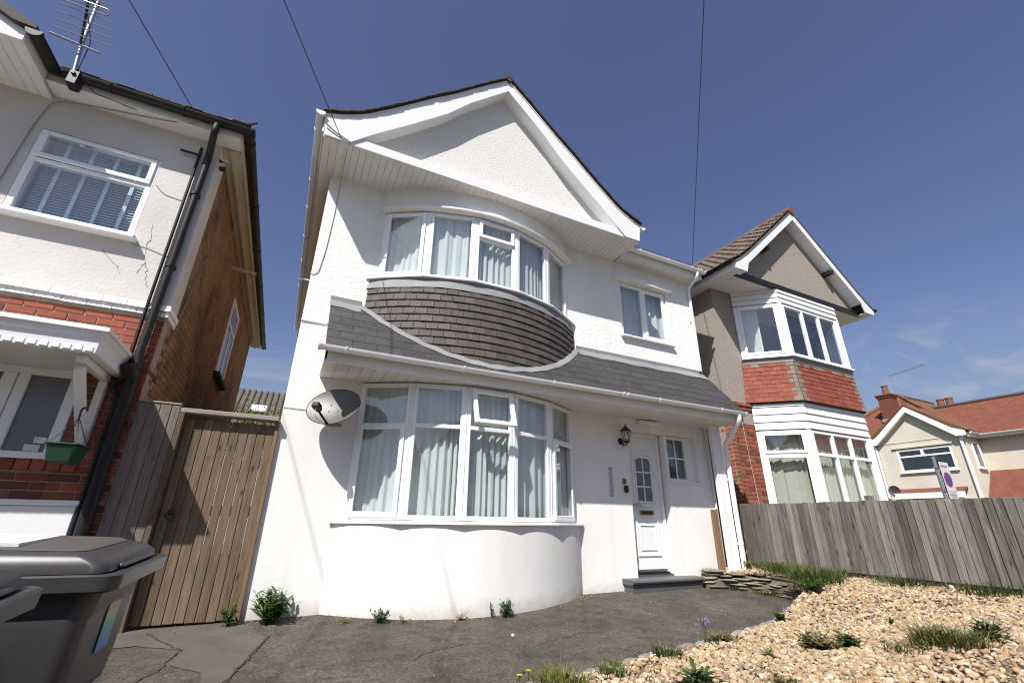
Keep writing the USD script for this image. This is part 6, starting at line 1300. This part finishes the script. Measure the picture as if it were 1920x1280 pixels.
tuft('grass_tuft', 'tall mixed grass where the dry stone wall meets the edging', (7.0, 4.50, bz2(7.0, 4.5)), .42, .24, 680, 'leaf_a', 13)
tuft('grass_tuft', 'grass at the foot of the dry stone wall nearest the doorstep', (6.80, 5.74, gz2(6.8, 5.74)), .12, .10, 110, 'leaf_b', 14)
weed('weed', 'small dark weed on the edging left of the tall mixed grass', (5.45, 4.02, bz2(5.45, 4.0)), .12, .12, 80, .07, 'leaf_b', 15)
weed('weed', 'brownish flat weed on the edging stones under the bluebell', (4.25, 3.83, bz2(4.25, 3.83)), .20, .09, 170, .055, 'leaf_dry', 16)
tuft('grass_tuft', 'clump of green blades on the edging left of the bluebell', (3.35, 3.66, bz2(3.35, 3.66)), .15, .12, 150, 'leaf_b', 17)
weed('weed', 'rosette of long dark green leaves low in the front gravel', (3.05, 3.0, bz2(3.05, 3.0)), .13, .10, 80, .17, 'leaf_b', 18, narrow=.18)
weed('weed', 'spreading brown-green weed with dandelions in the middle of the gravel', (4.55, 3.05, bz2(4.55, 3.05)), .30, .12, 330, .075, 'leaf_dry', 19, flowers=2)
weed('weed', 'broad green leaves at the right end of the spreading weed in the gravel', (4.78, 2.90, bz2(4.78, 2.9)), .15, .12, 100, .085, 'leaf_b', 20, narrow=.5)
tuft('grass_tuft', 'dark grassy clump with a dandelion near the lower right corner', (5.02, 2.25, bz2(5.02, 2.25)), .30, .16, 520, 'leaf_dry', 21)
weed('weed', 'green leafy clump beside the timber kerb at the right edge', (5.35, 2.12, bz2(5.35, 2.12)), .20, .13, 170, .10, 'leaf_b', 22, flowers=1, narrow=.22)
tuft('grass_tuft', 'bright grass at the bottom edge beside the edging stones', (2.10, 3.42, bz2(2.1, 3.42)), .22, .17, 260, 'leaf_c', 23)
tuft('grass_tuft', 'grass clump at the bottom edge right of the bright grass', (2.62, 3.50, bz2(2.62, 3.5)), .14, .10, 130, 'leaf_a', 24)
weed('weed', 'tiny green sprig alone in the gravel, left of the spreading dandelion weed', (4.0, 3.15, bz2(4.0, 3.15)), .08, .07, 50, .045, 'leaf_a', 31)
weed('weed', 'small brown and green weed in the gravel at the bottom edge of the picture', (3.45, 2.62, bz2(3.45, 2.62)), .12, .07, 90, .05, 'leaf_dry', 32)
weed('weed', 'low sprig between the fence foot and the dandelion clump in the gravel', (5.9, 3.1, bz2(5.9, 3.1)), .10, .07, 60, .045, 'leaf_a', 33)
weed('weed', 'creeping green weed at the gravel side of the tall mixed grass', (6.6, 4.33, bz2(6.6, 4.33)), .28, .17, 300, .07, 'leaf_a', 34)
tuft('grass_tuft', 'loose dry grass spreading left of the dark grassy clump', (4.75, 2.42, bz2(4.75, 2.42)), .24, .10, 150, 'leaf_dry', 35)
weed('weed', 'leafy weeds mixed into the dark grassy clump near the lower right corner', (5.05, 2.30, bz2(5.05, 2.3)), .28, .10, 150, .07, 'leaf_b', 36)
weed('weed', 'green weed in the joint of the edging stones nearest the bottom edge', (2.75, 3.62, bz2(2.75, 3.62)), .10, .06, 60, .04, 'leaf_a', 37)
r_ = np.random.default_rng(44)
for k, (y_, words) in enumerate(((5.6, 'sparse green weeds under the far end of the boundary fence'), (4.6, 'grass growing along the foot of the middle of the boundary fence'), (3.7, 'dark grass under the fence above the gravel'), (2.9, 'thick dark grass under the near end of the boundary fence'))):
    tuft('grass_tuft', words, (7.58, y_, bz2(7.58, y_)), .40, .15, 380, 'leaf_b', 60 + k)
# one dandelion at the bottom edge, a dry stalk, a bluebell
t = thing('dandelion', 'yellow dandelion heads at the bottom edge beside the driveway', 'dandelion', (1.93, 3.62, -.2)); rq = np.random.default_rng(3)
for (dx, dy, h) in ((0, 0, .10), (-.06, .03, .07)):
    b = np.array([1.93 + dx, 3.62 + dy, gz2(1.93, 3.62)]); part(t, 'flower_stem', tube([b, b + [0, 0, h]], .0035, 5), 'leaf_a'); flower(t, b + [0, 0, h], .026, 'petal_yellow', rq)
t = thing('dry_stalk', 'thin dry seed stalk standing at the edge of the driveway', 'stalk', (1.84, 3.70, -.2)); b = np.array([1.84, 3.70, gz2(1.84, 3.7)]); part(t, 'stem', tube([b, b + [.005, 0, .16], b + [-.005, .0, .31]], .0032, 5), 'leaf_dry'); part(t, 'seed_head', lathe([(0, 0), (.012, .006), (.014, .016), (0, .024)], b + [-.005, 0, .31], 8), 'petal_white')
def bluebell(label, b, m, n, h, seed):
    t = thing('bluebell', label, 'flower', b); r = np.random.default_rng(seed); b = np.array(b, float); part(t, 'stem', [tube([b + r.normal(0, .015, 3) * [1, 1, 0], b + [r.uniform(-.03, .03), r.uniform(-.03, .03), h * .6], b + [r.uniform(-.05, .05), r.uniform(-.05, .05), h]], .003, 5) for _ in range(3)], 'leaf_b')
    for k in range(n):
        c = b + [r.uniform(-.055, .055), r.uniform(-.055, .055), h * r.uniform(.72, 1.05)]; part(t, 'flower', xf(lathe([(0, .012), (.005, .009), (.006, 0), (.010, -.004), (.006, .0), (0, .006)], (0, 0, 0), 7), frame(c, (1, 0, 0), (0, 1, 0), (0, 0, 1))), m)
    part(t, 'leaves', [leaf(b, np.array([math.cos(a), math.sin(a), .7]), .14, .018) for a in r.uniform(0, 6.28, 8)], 'leaf_b')
bluebell('pale violet bluebell standing on the edging in front of the driveway', (4.05, 3.86, gz2(4.05, 3.86) + .02), 'petal_blue', 16, .21, 5); bluebell('small dark violet flower spike at the far end of the edging stones', (5.7, 4.16, gz2(5.7, 4.16)), 'petal_blue', 7, .15, 6)

# tree beyond the gate: trunk and a crown of many small leaves
sh = thing('garden_tree', 'small yellow-green tree showing over the timber gate', 'tree', (-1.05, 17.0, -.1)); r = np.random.default_rng(77); st_, lv = [], []
for k in range(22):
    a = r.uniform(0, 6.28); top = np.array([-1.05 + math.cos(a) * .85 * r.uniform(.2, 1), 17.0 + math.sin(a) * .8 * r.uniform(.2, 1), r.uniform(2.6, 4.35)]); st_.append(tube([(-1.05, 17.0, 1.4), ((-1.05 + top[0]) / 2 + r.normal(0, .05), 17.0, top[2] * .6 + .4), top], [.05, .025, .008], 6))
    for j in range(190):
        c = top + r.normal(0, .24, 3); ang = r.uniform(0, 6.28); lv.append(leaf(c, np.array([math.cos(ang), math.sin(ang), r.uniform(-.5, .8)]), r.uniform(.07, .12), .05))
part(sh, 'trunk', [tube([(-1.05, 17.0, -.3), (-1.03, 17, .6), (-1.05, 17.0, 1.45)], [.10, .08, .06], 8)] + st_, 'timber_brown', smooth=40); part(sh, 'crown', lv, 'leaf_c', smooth=True)

# ------------------------------------------------------------------ houses over the street, seen only as reflections in the windows
for i, (x0, roof, words) in enumerate(((-16.5, 'red_roof', 'gabled house over the street reflected at the left of the bow window'), (-4.5, 'grey_roof', 'gabled house over the street reflected in the middle of the bow window'), (7.5, 'red_roof', 'gabled house over the street reflected in the right of the windows'), (19.5, 'grey_roof', 'gabled house over the street reflected in the windows of the right house'))):
    t = thing('opposite_house', words, 'house', (x0 + 5, -18, -.6)); yf = -15.5; c = x0 + 4.6
    part(t, 'wall', [bx(x0, x0 + 9.2, yf - 9, yf, -.6, 4.9), prism([(x0 + .6, 4.9), (x0 + 5.4, 4.9), (x0 + 3.0, 7.2)], 'y', yf - .3, yf)], 'cream_render'); part(t, 'roof', [prism([(yf + .4, 4.85), (yf - 4.5, 7.7), (yf - 9.4, 4.85), (yf - 9.4, 4.75), (yf - 4.5, 7.6), (yf + .4, 4.75)], 'x', x0 - .3, x0 + 9.5), prism([(x0 + .3, 4.8), (x0 + 3.0, 7.45), (x0 + 5.7, 4.8), (x0 + 5.55, 4.75), (x0 + 3.0, 7.3), (x0 + .45, 4.75)], 'y', yf - 4, yf + .4)], roof)
    part(t, 'bay', prism([(x0 + 1.2, yf), (x0 + 1.9, yf + .7), (x0 + 4.1, yf + .7), (x0 + 4.8, yf)], 'z', -.6, 4.7), 'render_left')
    for z_ in (.5, 3.1): w = part(t, 'window', bx(x0 + 2.0, x0 + 4.0, yf + .7, yf + .73, z_, z_ + 1.4), 'obscure_glass'); w = part(t, 'window', bx(x0 + 6.4, x0 + 7.8, yf, yf + .03, z_ + (0 if z_ > 1 else -.3), z_ + 1.4), 'obscure_glass')
    part(t, 'chimney', bx(x0 + 8.0, x0 + 8.9, yf - 5, yf - 4.2, 6, 8.6), 'brick_dark')
